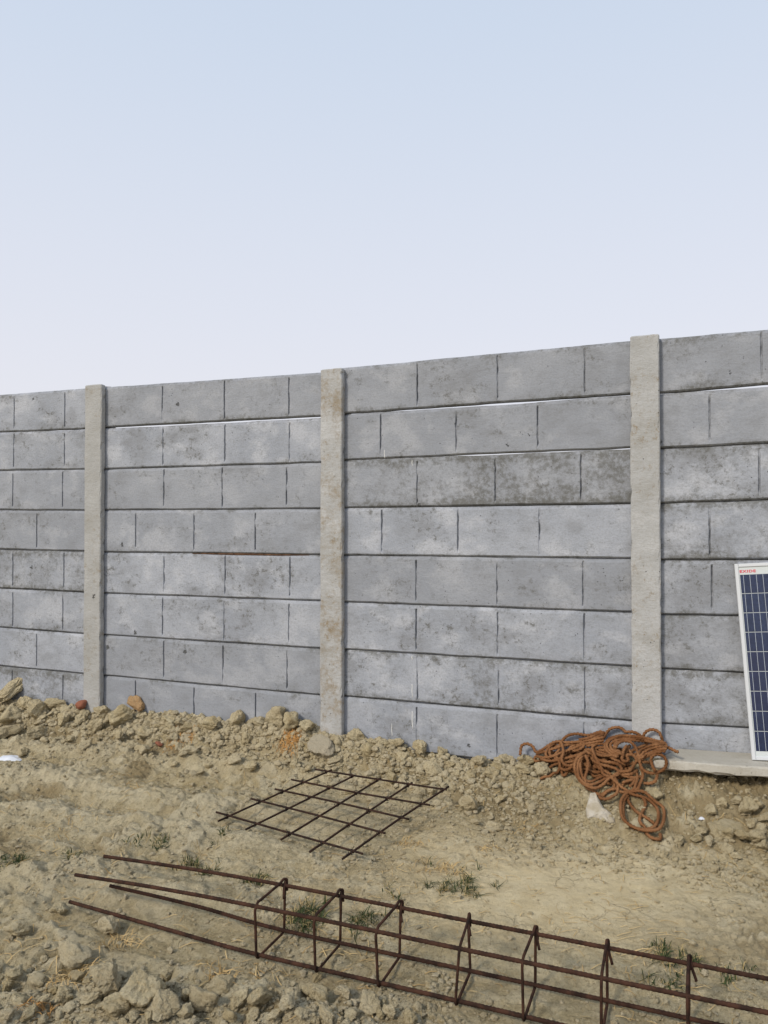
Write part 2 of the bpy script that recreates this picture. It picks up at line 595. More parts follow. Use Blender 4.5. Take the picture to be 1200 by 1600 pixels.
FX0, FX1, FY0, FY1, ST = -3.5, 2.7, 1.95, 6.1, 0.0095
fx = np.arange(FX0, FX1, ST)
fy = np.arange(FY0, FY1, ST)
xs = np.array(grow(FX0, -0.02, 1.22, 500)[::-1] + list(fx) + grow(fx[-1], 0.02, 1.22, 500))
ys = np.array(grow(FY0, -0.02, 1.22, 500)[::-1] + list(fy) + grow(fy[-1], 0.02, 1.22, 500))
GX, GY = np.meshgrid(xs, ys, indexing='ij')
GZ, LOOSE, CRUST = height(GX, GY, True)
ix0, iy0 = int(np.searchsorted(xs, FX0 + 1e-6)), int(np.searchsorted(ys, FY0 + 1e-6))
FZ = GZ[ix0 - 0:ix0 + len(fx), iy0:iy0 + len(fy)]
fxx, fyy = xs[ix0:ix0 + len(fx)], ys[iy0:iy0 + len(fy)]
nx, ny = len(xs), len(ys)
ii, jj = np.meshgrid(np.arange(nx - 1), np.arange(ny - 1), indexing='ij')
gq = np.stack([ii * ny + jj, (ii + 1) * ny + jj, (ii + 1) * ny + jj + 1, ii * ny + jj + 1], -1).reshape(-1, 4)
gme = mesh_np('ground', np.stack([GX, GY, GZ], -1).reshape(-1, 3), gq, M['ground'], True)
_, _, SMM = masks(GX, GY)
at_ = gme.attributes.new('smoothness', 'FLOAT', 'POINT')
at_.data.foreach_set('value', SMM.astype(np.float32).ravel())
for nm_, arr_ in (('loose', LOOSE), ('crust', CRUST)):
    at_ = gme.attributes.new(nm_, 'FLOAT', 'POINT')
    at_.data.foreach_set('value', arr_.astype(np.float32).ravel())
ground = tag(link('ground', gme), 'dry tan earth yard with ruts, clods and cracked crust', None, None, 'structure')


def gz(x, y):
    """height of the ground sheet"""
    x = np.clip(np.asarray(x, float), fxx[0], fxx[-2])
    y = np.clip(np.asarray(y, float), fyy[0], fyy[-2])
    a = (x - fxx[0]) / ST
    b = (y - fyy[0]) / ST
    i = np.clip(a.astype(int), 0, FZ.shape[0] - 2)
    j = np.clip(b.astype(int), 0, FZ.shape[1] - 2)
    u, v = a - i, b - j
    return (FZ[i, j] * (1 - u) + FZ[i + 1, j] * u) * (1 - v) + (FZ[i, j + 1] * (1 - u) + FZ[i + 1, j + 1] * u) * v


def spot(px, py, lift=0.0, pile=None, wall_off=0.02):
    """where a sight line meets the ground (or the wall face, if that comes first)"""
    d = ray(px, py)
    k = np.arange(1.8, 6.5, 0.006)
    P = d[None, :] * k[:, None] + np.array([0, 0, CAM_Z])
    g = gz(P[:, 0], P[:, 1]) + lift
    if pile is not None:
        g = g + pile(P[:, 0], P[:, 1])
    dist = (P[:, 0] - WO[0]) * WN[0] + (P[:, 1] - WO[1]) * WN[1]
    hit = np.nonzero((P[:, 2] <= g) | (dist <= wall_off))[0]
    return P[hit[0]] if len(hit) else P[-1]


# ------------------------------------------------------------------ boundary wall
wall = empty('boundary_wall', (WO[0], WO[1], 0), -W_A)
tag(wall, 'grey precast concrete boundary wall of stacked block-pattern panels slotted between posts', 'wall', None, 'thing')

POST_PX = {'A': 144, 'B': 517, 'C': 1008.5}
sA, sB, sC = (wall_sz(POST_PX[k], 800, 0.05)[0] for k in 'ABC')
BAY = (sC - sA) / 2
s0, sD = sA - BAY, sC + BAY
POSTS = [s0 - BAY, s0, sA, sB, sC, sD, sD + BAY]
topA, topB, topC = wall_sz(144, 601, .05)[1], wall_sz(517, 576, .05)[1], wall_sz(1008, 523, .05)[1]
TOPS = [topA + .02, topA, topA, topB, topC, topC + .03, topC + .04]


def make_post(s, top, warm, seed):
    # H-shaped section: front flange, web, back flange
    prof = [(-.069, -.050), (.069, -.050), (.075, -.044), (.075, -.009), (.034, -.007), (.034, .058), (.075, .060), (.075, .10), (-.075, .10),
            (-.075, .060), (-.034, .058), (-.034, -.007), (-.075, -.009), (-.075, -.044)]
    # extra points across the front face
    fr = [(-.069 + .138 * i / 6, -.050) for i in range(7)]
    prof = fr + prof[2:]
    zs = np.concatenate([np.arange(-0.35, top - 0.03, 0.035), [top - 0.02, top - 0.006, top]])
    r = np.random.default_rng(seed)
    v = []
    n = len(prof)
    for i, z in enumerate(zs):
        for j, (x, y) in enumerate(prof):
            sx = 0.0022 * float(fbm(np.array(z * 9 + seed), np.array(x * 9.0), seed, 3)) * 2
            sy = 0.0022 * float(fbm(np.array(z * 7 + seed * 3), np.array(x * 20.0 + 5), seed + 2, 3)) * 2
            k = 1.0
            if i == len(zs) - 1: k = 0.93
            zz = z
            if i >= len(zs) - 3: zz = z + 0.006 * float(vnoise(np.array(x * 30 + seed), np.array(y * 30.0), seed))
            ch = 0.0
            if abs(x) > 0.06 and y < 0 and r.random() < 0.06: ch = -0.007 * np.sign(x)
            v.append((s + x * k + sx + ch, y * k + (1 - k) * .02 + sy, zz))
    q = []
    for i in range(len(zs) - 1):
        for j in range(n):
            j2 = (j + 1) % n
            q.append((i * n + j, i * n + j2, (i + 1) * n + j2, (i + 1) * n + j))
    faces = q + [tuple(range((len(zs) - 1) * n, len(zs) * n))]
    me = mesh_np('post', v, faces, M['post'])
    o = link('post', me, wall)
    o['stain'] = warm
    return o


for i, (s, t) in enumerate(zip(POSTS, TOPS)):
    make_post(s, t, [0.2, 0.2, 0.25, 0.74, 0.2, 0.2, 0.2][i], 21 + i)

# joints: (px, py) at the left and right end of each bay, from the top edge of the wall down
JOINTS = {
    'A': (0, 131, [(616.3, 606.2), (675.4, 670.3), (735.3, 733.2), (796.9, 797.7), (858.6, 861.4), (919.3, 925.7), (980.6, 990.7), (1040.8, 1053)]),
    'B': (165, 500, [(604.3, 581), (668.3, 651), (733.3, 722.7), (797.3, 795), (862.7, 867.3), (927.3, 939.3), (992.3, 1013.7), (1056, 1086.7)]),
    'C': (538, 985, [(573.7, 531.5), (646.7, 616.2), (719, 700.2), (793.7, 787.2), (867.5, 873.2), (941, 957.2), (1015, 1041.9), (1088.5, 1127.5)]),
    'D': (1032, 1160, [(528, 517.3), (614.3, 604.5), (701.3, 694.5), (786.8, 782.5), (875.2, 875.0), (960.7, 963.2), (1045.5, 1051.6), (1131, 1137.6)]),
}
GROOVES = {
    'A': [[20.6, 100], [20.6, 100], [19.5, 97.5], [57.4], [20.6, 100.4], [21, 99], [58.7], [21, 100]],
    'B': [[252.7, 350, 451], [254, 350.7, 452], [255.7, 347, 447.7], [212, 303, 398.7], [256.7, 352, 453], [254.7, 350.7, 451.7], [256.7, 349, 449], [212.7, 304, 400]],
    'C': [[652, 778, 914.7], [594.7, 713, 840.5], [651.8, 774, 908], [596.5, 715.5, 842.8], [650, 776.6, 910.7], [650, 777, 912], [652, 778.5, 913], [650.7, 776, 911]],
    'D': [[1192], [1110], [1187], [1108.7], [1111.6], [1192], [1192], [1190]],
}
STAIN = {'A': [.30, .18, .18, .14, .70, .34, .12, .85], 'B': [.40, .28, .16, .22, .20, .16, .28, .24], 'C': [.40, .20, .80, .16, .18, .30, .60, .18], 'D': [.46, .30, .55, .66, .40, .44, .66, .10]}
# joints with an open slit that lets the sky through: (bay, joint) -> [(fraction, slit width)...]
SLIT = {('A', 1): [(0, .0055), (.35, .009), (.6, .0055), (1, .0055)],
        ('B', 1): [(0, .005), (.1, .009), (.3, .0125), (.6, .013), (.85, .011), (1, .0075)],
        ('C', 1): [(0, .0055), (.15, .0065), (.28, .011), (.45, .013), (.62, .0135), (.74, .010), (.80, .006), (1, .005)],
        ('C', 2): [(0, .0035), (.44, .0035), (.5, .0085), (.62, .008), (.66, .004), (1, .0035)],
        ('D', 1): [(0, .0055), (.12, .007), (.25, .012), (.6, .015), (1, .013)]}


def make_panel(bay, c, s_l, s_r, zt, zb, grooves, stain, seed):
    """one cast panel: zt / zb are (left, right) heights of its top and bottom edge, grooves are positions along the wall"""
    L = s_r - s_l
    us = set(np.arange(0, L, 0.03).tolist() + [L])
    for g in grooves:
        x = g - s_l
        us = {u for u in us if abs(u - x) > 0.012}
        us |= {x - .0095, x - .0055, x - .0035, x + .0035, x + .0055, x + .0095}
    us = np.array(sorted(us))
    H = 0.30
    vs_ = np.array([0, .004, .010, .020, .034] + list(np.arange(.05, .255, .019)) + [.266, .280, .290, .296, .300])
    U, V = np.meshgrid(us, vs_, indexing='ij')
    F = U / L
    t = V / H
    zlo = zb[0] * (1 - F) + zb[1] * F
    zhi = zt[0] * (1 - F) + zt[1] * F
    wob = lambda k, a: a * fbm(us * 5 + seed * 3.1 + k * 40, us * 0 + k, seed, 4)[:, None]
    gapT = gapB = np.full_like(us, 0.0025)
    slit_t, slit_b = SLIT.get((bay, c)), SLIT.get((bay, c + 1))
    if slit_t: gapT = np.interp(F[:, 0], *zip(*slit_t)) * 0.6
    if slit_b: gapB = np.interp(F[:, 0], *zip(*slit_b)) * 0.4
    lo = zlo + gapB[:, None] + wob(1, .004)
    hi = zhi - gapT[:, None] + wob(2, .004)
    Z = lo * (1 - t) + hi * t
    W = 0.002 * fbm((U + seed * 7) * 3, V * 4, seed + 1, 2) + 0.0008 * fbm((U + seed) * 14, V * 14, seed + 2, 2)
    # rounded arrises
    eb, et = V, H - V
    chip = 0.006 * np.maximum(0, fbm(us * 22 + seed, us * 0, seed + 5, 3))[:, None]
    W = W + (0.011 + chip) * (1 - np.clip(et / .013, 0, 1)) + (0.014 + chip) * (1 - np.clip(eb / .007, 0, 1))
    gd = np.zeros_like(U)
    for gi, g in enumerate(grooves):
        x = g - s_l
        rs = np.random.default_rng(seed * 10 + gi)
        depth = 0.015 * np.clip(0.85 + 1.3 * fbm(vs_ * 18 + rs.random() * 50, vs_ * 0 + gi, seed + 4, 3), 0.25, 1.3)
        b0, b1 = rs.uniform(.022, .040), rs.uniform(.258, .282)
        depth = depth * smooth(b0 - .012, b0 + .004, vs_) * (1 - smooth(b1 - .004, b1 + .012, vs_))
        gd = np.maximum(gd, (1 - smooth(.0030, .0060, np.abs(U - x))) * depth[None, :])
    W = W + gd
    for gi, g in enumerate(grooves):
        jit = .0035 * fbm(vs_ * 45 + gi * 9 + seed, vs_ * 0, seed + 6, 3)
        U = U + np.exp(-((U - (g - s_l)) / .02) ** 2) * jit[None, :]
    nu, nv = len(us), len(vs_)
    V3 = [np.stack([U + s_l, W, Z], -1).reshape(-1, 3)]
    idx = np.arange(nu * nv).reshape(nu, nv)
    quads = [np.stack([idx[:-1, :-1], idx[1:, :-1], idx[1:, 1:], idx[:-1, 1:]], -1).reshape(-1, 4)]
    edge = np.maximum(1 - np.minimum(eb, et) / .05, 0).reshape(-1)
    base = nu * nv

    def strip(rows, flip):
        nonlocal base
        prev = rows[0]
        for pts in rows[1:]:
            V3.append(pts)
            cur = np.arange(base, base + nu)
            base += nu
            a = np.stack([prev[:-1], prev[1:], cur[1:], cur[:-1]], -1)
            quads.append(a[:, ::-1] if flip else a)
            prev = cur
        return prev
    x = us + s_l
    th = .05
    # bottom: shiplap tongue unless this joint is open
    zl, zh = Z[:, 0], Z[:, -1]
    if slit_b: rb = [idx[:, 0], np.stack([x, x * 0 + th, zl + .001], -1)]
    else: rb = [idx[:, 0], np.stack([x, x * 0 + .024, zl], -1), np.stack([x, x * 0 + .026, zl - .012], -1), np.stack([x, x * 0 + th, zl - .012], -1)]
    lastb = strip(rb, True)
    if slit_t: rt = [idx[:, -1], np.stack([x, x * 0 + th, zh - .001], -1)]
    else: rt = [idx[:, -1], np.stack([x, x * 0 + .020, zh], -1), np.stack([x, x * 0 + .022, zh - .014], -1), np.stack([x, x * 0 + th, zh - .014], -1)]
    if c == 0: rt = [idx[:, -1], np.stack([x, x * 0 + .030, zh + .002], -1), np.stack([x, x * 0 + th, zh - .006], -1)]
    lastt = strip(rt, False)
    quads.append(np.stack([lastb[:-1], lastt[:-1], lastt[1:], lastb[1:]], -1))
    vv = np.vstack(V3)
    me = mesh_np('panel', vv, np.vstack(quads), M['panel'])
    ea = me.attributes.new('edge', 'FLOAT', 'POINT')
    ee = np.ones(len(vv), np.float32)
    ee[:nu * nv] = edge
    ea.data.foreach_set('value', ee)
    o = link('panel', me, wall)
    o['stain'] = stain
    return o


def extend(a, b, s_a, s_b, s):
    return a + (b - a) * (s - s_a) / (s_b - s_a)


ENDS = {'A': (s0, sA), 'B': (sA, sB), 'C': (sB, sC), 'D': (sC, sD)}
bays = {}
for bay, (xl, xr, js) in JOINTS.items():
    e0, e1 = ENDS[bay]
    sl, sr = e0 + .038, e1 - .038
    J = []
    for (yl, yr) in js:
        (a, za), (b, zb_) = wall_sz(xl, yl), wall_sz(xr, yr)
        J.append((extend(za, zb_, a, b, sl), extend(za, zb_, a, b, sr)))
    J.append((J[-1][0] - .30, J[-1][1] - .30))
    bays[bay] = J
    for c in range(8):
        gs = [wall_sz(x, 800)[0] for x in GROOVES[bay][c]]
        st = 0.5
        if bay == 'A':
            while gs[0] - st > sl + .06: gs.insert(0, gs[0] - st)
        if bay == 'D':
            while gs[-1] + st < sr - .06: gs.append(gs[-1] + st)
            if gs[0] - st > sl + .12: pass
        make_panel(bay, c, sl, sr, J[c], J[c + 1], gs, STAIN[bay][c], 100 + ord(bay) * 9 + c)
# one more bay on each side, carrying on out of the picture
for e0, e1, src, side in ((s0 - BAY, s0, 'A', 0), (sD, sD + BAY, 'D', 1)):
    J = bays[src]
    for c in range(8):
        a, b = J[c][side], J[c + 1][side]
        gs = [e0 + .34 + .5 * k + (0.25 if c % 2 else 0) for k in range(3)]
        make_panel('x', c, e0 + .038, e1 - .038, (a, a), (b, b), gs, STAIN[src][(c + 3) % 8], 900 + c + side * 20)

# thin timber sliver wedged into an open joint of the wall
(sa, za), (sb, zb_) = wall_sz(300, 865.0), wall_sz(482, 867.6)
P = np.stack([np.linspace(sa, sb, 24), np.full(24, -0.002), np.linspace(za, zb_, 24) + .003 * fbm(np.linspace(0, 6, 24), np.zeros(24), 3, 2)], -1)
tv, tf = tube(P, 0.0055 * np.sin(np.linspace(.25, math.pi - .12, 24)) + .0015, 8)
tv[:, 1] = (tv[:, 1] + 0.002) * 1.2 + .009
wedge = link('timber_wedge', mesh_np('timber_wedge', tv, tf, M['wood']), None, (WO[0], WO[1], 0), (0, 0, -W_A))
tag(wedge, 'thin brown timber sliver wedged in the fourth joint between the two left posts', 'wood sliver')

# pale cement dribbles on the panels right of the middle post
for px, y0, y1, w in ((600.5, 703, 716, .0028), (643.7, 719, 728, .0026), (643.7, 1024, 1031, .003), (643.7, 1069, 1090, .0026), (644, 1111, 1139, .003), (612, 1130, 1150, .0028)):
    (a_, z1), (b_, z0) = wall_sz(px, y0), wall_sz(px + .6, y1)
    t_ = np.linspace(0, 1, 10)
    P = np.stack([a_ + (b_ - a_) * t_ + .001 * np.sin(t_ * 9), np.full(10, .0005), z1 + (z0 - z1) * t_], -1)
    tv, tf = tube(P, w * (.55 + .45 * np.sin(t_ * 2.6 + .3)), 6)
    link('cement_dribble', mesh_np('cement_dribble', tv, tf, M['dribble'], True), wall)

# ------------------------------------------------------------------ clods and stones
def ico(sub):
    t = (1 + 5 ** .5) / 2
    v = [(-1, t, 0), (1, t, 0), (-1, -t, 0), (1, -t, 0), (0, -1, t), (0, 1, t), (0, -1, -t), (0, 1, -t), (t, 0, -1), (t, 0, 1), (-t, 0, -1), (-t, 0, 1)]
    f = [(0, 11, 5), (0, 5, 1), (0, 1, 7), (0, 7, 10), (0, 10, 11), (1, 5, 9), (5, 11, 4), (11, 10, 2), (10, 7, 6), (7, 1, 8), (3, 9, 4), (3, 4, 2), (3, 2, 6), (3, 6, 8), (3, 8, 9), (4, 9, 5), (2, 4, 11), (6, 2, 10), (8, 6, 7), (9, 8, 1)]
    v = [np.array(p, float) / np.linalg.norm(p) for p in v]
    for _ in range(sub):
        cache, nf = {}, []
        def midp(a, b):
            k = (min(a, b), max(a, b))
            if k not in cache:
                m = v[a] + v[b]
                v.append(m / np.linalg.norm(m))
                cache[k] = len(v) - 1
            return cache[k]
        for a, b, c in f:
            ab, bc, ca = midp(a, b), midp(b, c), midp(c, a)
            nf += [(a, ab, ca), (b, bc, ab), (c, ca, bc), (ab, bc, ca)]
        f = nf
    return np.array(v), np.array(f)


ICO = {k: ico(k) for k in (0, 1, 2, 3)}


def noise3(D, k, o, seed, octs=3):
    x, y, z = D[:, 0] * k + o[0], D[:, 1] * k + o[1], D[:, 2] * k + o[2]
    return (fbm(x, y, seed, octs) + fbm(y + 7, z, seed + 1, octs) + fbm(z, x + 3, seed + 2, octs)) / 1.8


def rock(sub, seed, angular=9, rough=0.10):
    r = np.random.default_rng(seed)
    D, F = ICO[sub]
    nrm = r.normal(size=(angular, 3)); nrm /= np.linalg.norm(nrm, axis=1)[:, None]
    off = r.uniform(.50, 1.0, angular)
    dots = np.maximum(D @ nrm.T, 1e-3)
    rad = ((off[None, :] / dots) ** -16).sum(1) ** (-1 / 16)
    rad = np.minimum(rad, 1.05)
    o = r.random(3) * 50
    rad = rad * (1 + rough * 2.2 * noise3(D, 1.6, o, seed % 5, 4))
    if sub >= 3:
        rad = rad * (1 + rough * 1.1 * np.abs(noise3(D, 6.0, o + 9, seed % 4, 2)))
    V = D * rad[:, None] * np.array([1.0, r.uniform(.65, .95), r.uniform(.50, .8)])
    return V, F


CLODS = []
for i in range(22):
    v, f = rock(3, 300 + i, 7 + i % 6, .22)
    CLODS.append(mesh_np('clod', v, f, M['clod'], False))
    CLODS[-1].polygons.foreach_set('use_smooth', np.full(len(f), i % 3 == 0, dtype=bool))

GR_BANK = 'dry earth clods heaped along the foot of the wall'
GR_FRONT = 'dry earth clods in the foreground below the rebar cage'
GR_RIGHT = 'dry earth clods below the concrete plank'
LB = {GR_BANK: 'dry tan earth clod in the rubble bank heaped against the foot of the wall',
      GR_FRONT: 'rounded dry earth clod in the loose heap along the bottom edge, before the rebar cage',
      GR_RIGHT: 'dry earth clod in the crumbled rubble under the concrete plank, right of the rope'}
LABEL_BANK = ['dry earth clod in the rubble bank left of the left post', 'dry earth clod in the rubble bank between the left and the middle post', 'dry earth clod in the rubble bank between the middle post and the rope']
placed = []


def bank_label(x, y):
    s = (x - WO[0]) * WT[0] + (y - WO[1]) * WT[1]
    return LABEL_BANK[0 if s < sA else 1 if s < sB else 2]




def place_clod(x, y, size, group, sink=0.05, mesh=None, flat=1.0, name='earth_clod', label=None, cat='clod', rz=None, sx=1.0):
    me = mesh or CLODS[int(rng.integers(len(CLODS)))]
    z = float(gz(x, y)) + size * 0.62 * flat - size * sink
    o = link(name, me, None, (x, y, z), (rng.uniform(-.4, .4), rng.uniform(-.4, .4), rng.uniform(0, 6.28) if rz is None else rz), (size * sx, size, size * flat))
    tag(o, label or (bank_label(x, y) if group == GR_BANK else LB[group]), cat, group)
    placed.append((x, y, size))
    return o


def clod_px(px, py, wpx, group, **kw):
    p = spot(px, py + wpx * 0.18)
    size = wpx * 0.61 * p[1] / 1200
    return place_clod(p[0], p[1], size, group, **kw)


def free(x, y, size, k=0.8):
    for a, b, c in placed:
        if (a - x) ** 2 + (b - y) ** 2 < (k * (size + c)) ** 2:
            return False
    return True


# the big ones one can pick out in the foreground
OWN = {(221, 1557): 'largest lumpy clod of the foreground heap, left of centre at the bottom edge',
       (185, 1574): 'rounded clod touching the left side of the largest foreground clod',
       (255, 1579): 'tall clod just right of the largest foreground clod',
       (115, 1496): 'isolated pale clod above the foreground heap, beside the straw wisps',
       (165, 1531): 'long clod between the straw bunch and the largest foreground clod',
       (320, 1573): 'big squarish clod in the heap under the first stirrup of the cage',
       (492, 1557): 'wide flat clod in the foreground heap just under the second stirrup',
       (172, 1455): 'clod lying beside the lowest cage bar, left of the first stirrup',
       (30, 1460): 'lone clod near the left edge, below the green grass patch',
       (95, 1425): 'lone clod right under the left tip of the lowest cage bar'}
for px, py, w in ((221, 1557, 60), (185, 1574, 36), (255, 1579, 42), (115, 1496, 40), (165, 1531, 44), (100, 1560, 28), (140, 1562, 20), (120, 1532, 22), (24, 1528, 22), (30, 1568, 24),
                  (83, 1552, 18), (290, 1560, 22), (290, 1586, 24), (160, 1578, 16), (110, 1577, 18), (46, 1588, 24), (68, 1567, 20), (375, 1566, 31), (320, 1573, 40), (407, 1563, 30), (345, 1544, 26), (492, 1557, 38),
                  (578, 1571, 28), (452, 1571, 28), (535, 1556, 26), (430, 1590, 20), (360, 1592, 22), (510, 1590, 24), (395, 1594, 20), (470, 1590, 18), (550, 1590, 22), (610, 1588, 20), (640, 1595, 24),
                  (60, 1535, 20), (95, 1585, 16), (210, 1590, 18), (233, 1592, 16), (12, 1545, 20), (10, 1590, 18), (330, 1548, 18), (172, 1455, 30), (30, 1460, 26), (95, 1425, 24)):
    clod_px(px, py, w, GR_FRONT, label=OWN.get((px, py)))
for px, py, w in ((1167, 1265, 32), (1162, 1311, 26), (1134, 1328, 17), (1177, 1291, 17), (1191, 1296, 17), (1196, 1282, 20), (1182, 1313, 22), (1107, 1316, 18), (1112, 1269, 22), (1142, 1307, 18),
                  (1115, 1345, 14), (1150, 1255, 18), (1087, 1312, 16), (1060, 1316, 16), (1095, 1300, 14), (1192, 1325, 18), (1150, 1340, 14), (1185, 1262, 18), (1130, 1258, 16), (1025, 1247, 24)):
    clod_px(px, py, w, GR_RIGHT)
big = clod_px(1135, 1284, 58, None, flat=.45, label='broad flat earth clod half sunk in the crumbled rubble below the solar panel', name='earth_clod', sink=.3)
big = clod_px(22, 1088, 46, None, mesh=CLODS[1], rz=-.9, flat=.62, sx=1.15, sink=-.35, label='long tilted earth lump leaning on the wall at the far left', name='earth_clod')
big.rotation_euler = (0.1, -0.7, 0.2)
for px, py, w in ((15, 1125, 34), (38, 1102, 30), (60, 1112, 30), (85, 1106, 28), (55, 1150, 30), (12, 1148, 30), (100, 1128, 24), (130, 1125, 26), (160, 1118, 26), (190, 1125, 30), (150, 1140, 26), (372, 1120, 28), (410, 1118, 24), (435, 1120, 34), (455, 1132, 26),
                  (480, 1140, 24), (395, 1128, 22), (655, 1168, 24), (748, 1192, 26), (790, 1185, 24), (825, 1190, 22), (848, 1205, 26), (820, 1205, 20), (735, 1262, 28), (270, 1155, 18), (225, 1152, 22), (330, 1135, 20), (690, 1172, 22), (620, 1165, 22), (560, 1155, 22), (765, 1210, 20), (845, 1188, 20)):
    clod_px(px, py, w, GR_BANK)
# pale flat stone, brick and ochre lumps
clod_px(500, 1172, 38, None, mesh=mesh_np('pale_stone', *rock(3, 78, 5, .16), M['pale_earth']), flat=.85, sink=.15, name='pale_stone', cat='stone', label='pale flat-sided stone on the bank below the middle post')
clod_px(128, 1110, 17, None, mesh=mesh_np('brick_fragment', *rock(2, 72, 6, .05), M['brick']), sink=-.5, name='brick_fragment', cat='brick', label='small red brick fragment at the foot of the left post')
clod_px(212, 1101, 26, None, mesh=mesh_np('ochre_lump', *rock(3, 73, 8, .15), M['ochre']), sink=-.3, name='ochre_lump', cat='clod', label='orange-stained earth lump against the wall right of the left post')
clod_px(248, 1165, 12, None, mesh=mesh_np('brick_fragment', *rock(2, 74, 6, .05), M['brick']), sink=.2, name='brick_fragment', cat='brick', label='tiny red brick crumb on the bank between the left and middle post')

# random named clods up to about three hundred in all
def scatter_named(n, fn, lo, hi, group):
    k, tries = 0, 0
    while k < n and tries < 9000:
        tries += 1
        x, y = fn()
        u = rng.random()
        size = lo * (hi / lo) ** (u ** 2.0)
        if not free(x, y, size): continue
        place_clod(x, y, size, group, sink=rng.uniform(.15, .4))
        k += 1


def at_wall(s, d):
    p = WO + WT * s + WN * d
    return p[0], p[1]


def bank_pt():
    s = rng.uniform(-3.1, .95)
    w = float(np.interp(s, _S, _W))
    return at_wall(s, abs(rng.normal(0, .45)) * w + .03)


def right_pt():
    s = rng.uniform(.9, 2.6)
    return at_wall(s, rng.uniform(.30, .85))


def front_pt():
    while True:
        px, py = rng.uniform(-20, 700), rng.uniform(1500, 1620)
        if py > 1520 + 0.06 * px + rng.normal(0, 14): break
    p = spot(px, py)
    return p[0], p[1]


scatter_named(125, bank_pt, .022, .062, GR_BANK)
scatter_named(28, right_pt, .014, .032, GR_RIGHT)
scatter_named(45, front_pt, .012, .026, GR_FRONT)


# everything smaller: crumbs nobody could count
def crumbs(name, pts, sizes, label, seed, sub=1):
    r = np.random.default_rng(seed)
    protos = [rock(sub, 500 + seed * 20 + i, 7, .20) for i in range(10)]
    n = len(pts)
    which = r.integers(0, 10, n)
    VV, FF, base = [], [], 0
    z = gz(pts[:, 0], pts[:, 1])
    for k in range(10):
        sel = np.nonzero(which == k)[0]
        if not len(sel): continue
        v, f = protos[k]
        a = r.uniform(0, 6.28, len(sel)); t = r.uniform(-.6, .6, len(sel))
        ca, sa_, ct, st = np.cos(a), np.sin(a), np.cos(t), np.sin(t)
        x0, y0, z0 = v[:, 0][None], v[:, 1][None], v[:, 2][None]
        y1 = y0 * ct[:, None] - z0 * st[:, None]; z1 = y0 * st[:, None] + z0 * ct[:, None]
        x2 = x0 * ca[:, None] - y1 * sa_[:, None]; y2 = x0 * sa_[:, None] + y1 * ca[:, None]
        sz = sizes[sel][:, None]
        P = np.stack([x2 * sz + pts[sel, 0][:, None], y2 * sz + pts[sel, 1][:, None], z1 * sz + (z[sel] + sizes[sel] * .22)[:, None]], -1)
        VV.append(P.reshape(-1, 3))
        FF.append((f[None] + (np.arange(len(sel)) * len(v))[:, None, None] + base).reshape(-1, 3))
        base += len(sel) * len(v)
    me = mesh_np(name, np.vstack(VV), np.vstack(FF), M['clod'], False)
    tn = me.attributes.new('tone', 'FLOAT', 'POINT')
    tn.data.foreach_set('value', np.repeat(r.random(base // len(protos[0][0])) ** 1.5, len(protos[0][0])).astype(np.float32))
    return tag(link(name, me), label, None, None, 'stuff')


def powsize(n, lo, hi, e=2.6):
    return lo * (hi / lo) ** (rng.random(n) ** e)


n = 7500
s_ = rng.uniform(-3.3, 1.1, n)
d_ = np.abs(rng.normal(0, .42, n)) * np.interp(s_, _S, _W) + .01
pts = WO[None] + s_[:, None] * WT[None] + d_[:, None] * WN[None]
crumbs('bank_rubble', pts, powsize(n, .005, .030, 2.6), 'loose crumbled dry earth along the foot of the wall', 1)
n = 2600
s_ = rng.uniform(.85, 2.7, n)
d_ = rng.uniform(.22, .95, n) + rng.normal(0, .05, n)
pts = WO[None] + s_[:, None] * WT[None] + d_[:, None] * WN[None]
crumbs('plank_rubble', pts, powsize(n, .004, .018, 2.4), 'loose crumbled dry earth spilling down below the concrete plank', 2)
# foreground and general scatter with patchy density
n = 76000
xy = np.stack([rng.uniform(-2.9, 1.9, n), rng.uniform(2.05, 5.2, n)], -1)
s_, d_, sm_ = masks(xy[:, 0], xy[:, 1])
dens = smooth(-.05, .30, fbm(xy[:, 0] * 2.2, xy[:, 1] * 2.2, 10, 3)) * .75 + .10
fore = np.exp(-((xy[:, 1] - 2.30 + .12 * xy[:, 0]) / .22) ** 2) * (xy[:, 0] < .35)
dens = np.maximum(dens * (1 - .95 * sm_) * (1 + .5 * (xy[:, 0] < -.3)), fore * .9)
keep = (rng.random(n) < dens * .85) & (d_ > .1)
xy = xy[keep]
sz = powsize(len(xy), .0026, .016, 3.2)
crumbs('scattered_crumbs', xy, sz, 'small earth crumbs scattered over the yard', 3, 0)
xy = np.array([front_pt() for _ in range(1500)])
crumbs('foreground_rubble', xy, powsize(len(xy), .003, .012, 2.4), 'loose crumbled earth between the clods along the bottom edge', 4)

# broken pale concrete chunk lying below the rope
out = [(915, 1262), (922, 1240), (930, 1238), (938, 1252), (943, 1262), (953, 1268), (961, 1277), (961, 1287), (955, 1289), (943, 1283), (930, 1278), (918, 1278)]
base = spot(936, 1284)
fn = np.array([-.15, -.70, .70]); fn /= np.linalg.norm(fn)
cp = []
for px, py in out:
    d = ray(px, py)
    o0 = np.array([0, 0, CAM_Z])
    cp.append(o0 + d * (((base - o0) @ fn) / (d @ fn)))
cp = np.array(cp)
cc = cp.mean(0)
cp = cp + fn * (.012 * fbm(np.arange(12) * .9, np.zeros(12), 4, 2))[:, None]
rows = [np.array([cc + fn * .016] * 12), cc + (cp - cc) * .45 + fn * (.014 + .012 * fbm(np.arange(12) * 1.3, np.ones(12), 2, 2))[:, None], cc + (cp - cc) * .90 + fn * .004, cp - fn * .004,
        cc + (cp - cc) * 1.02 - fn * .024, cc + (cp - cc) * .9 - fn * .055]
vv = np.vstack(rows)
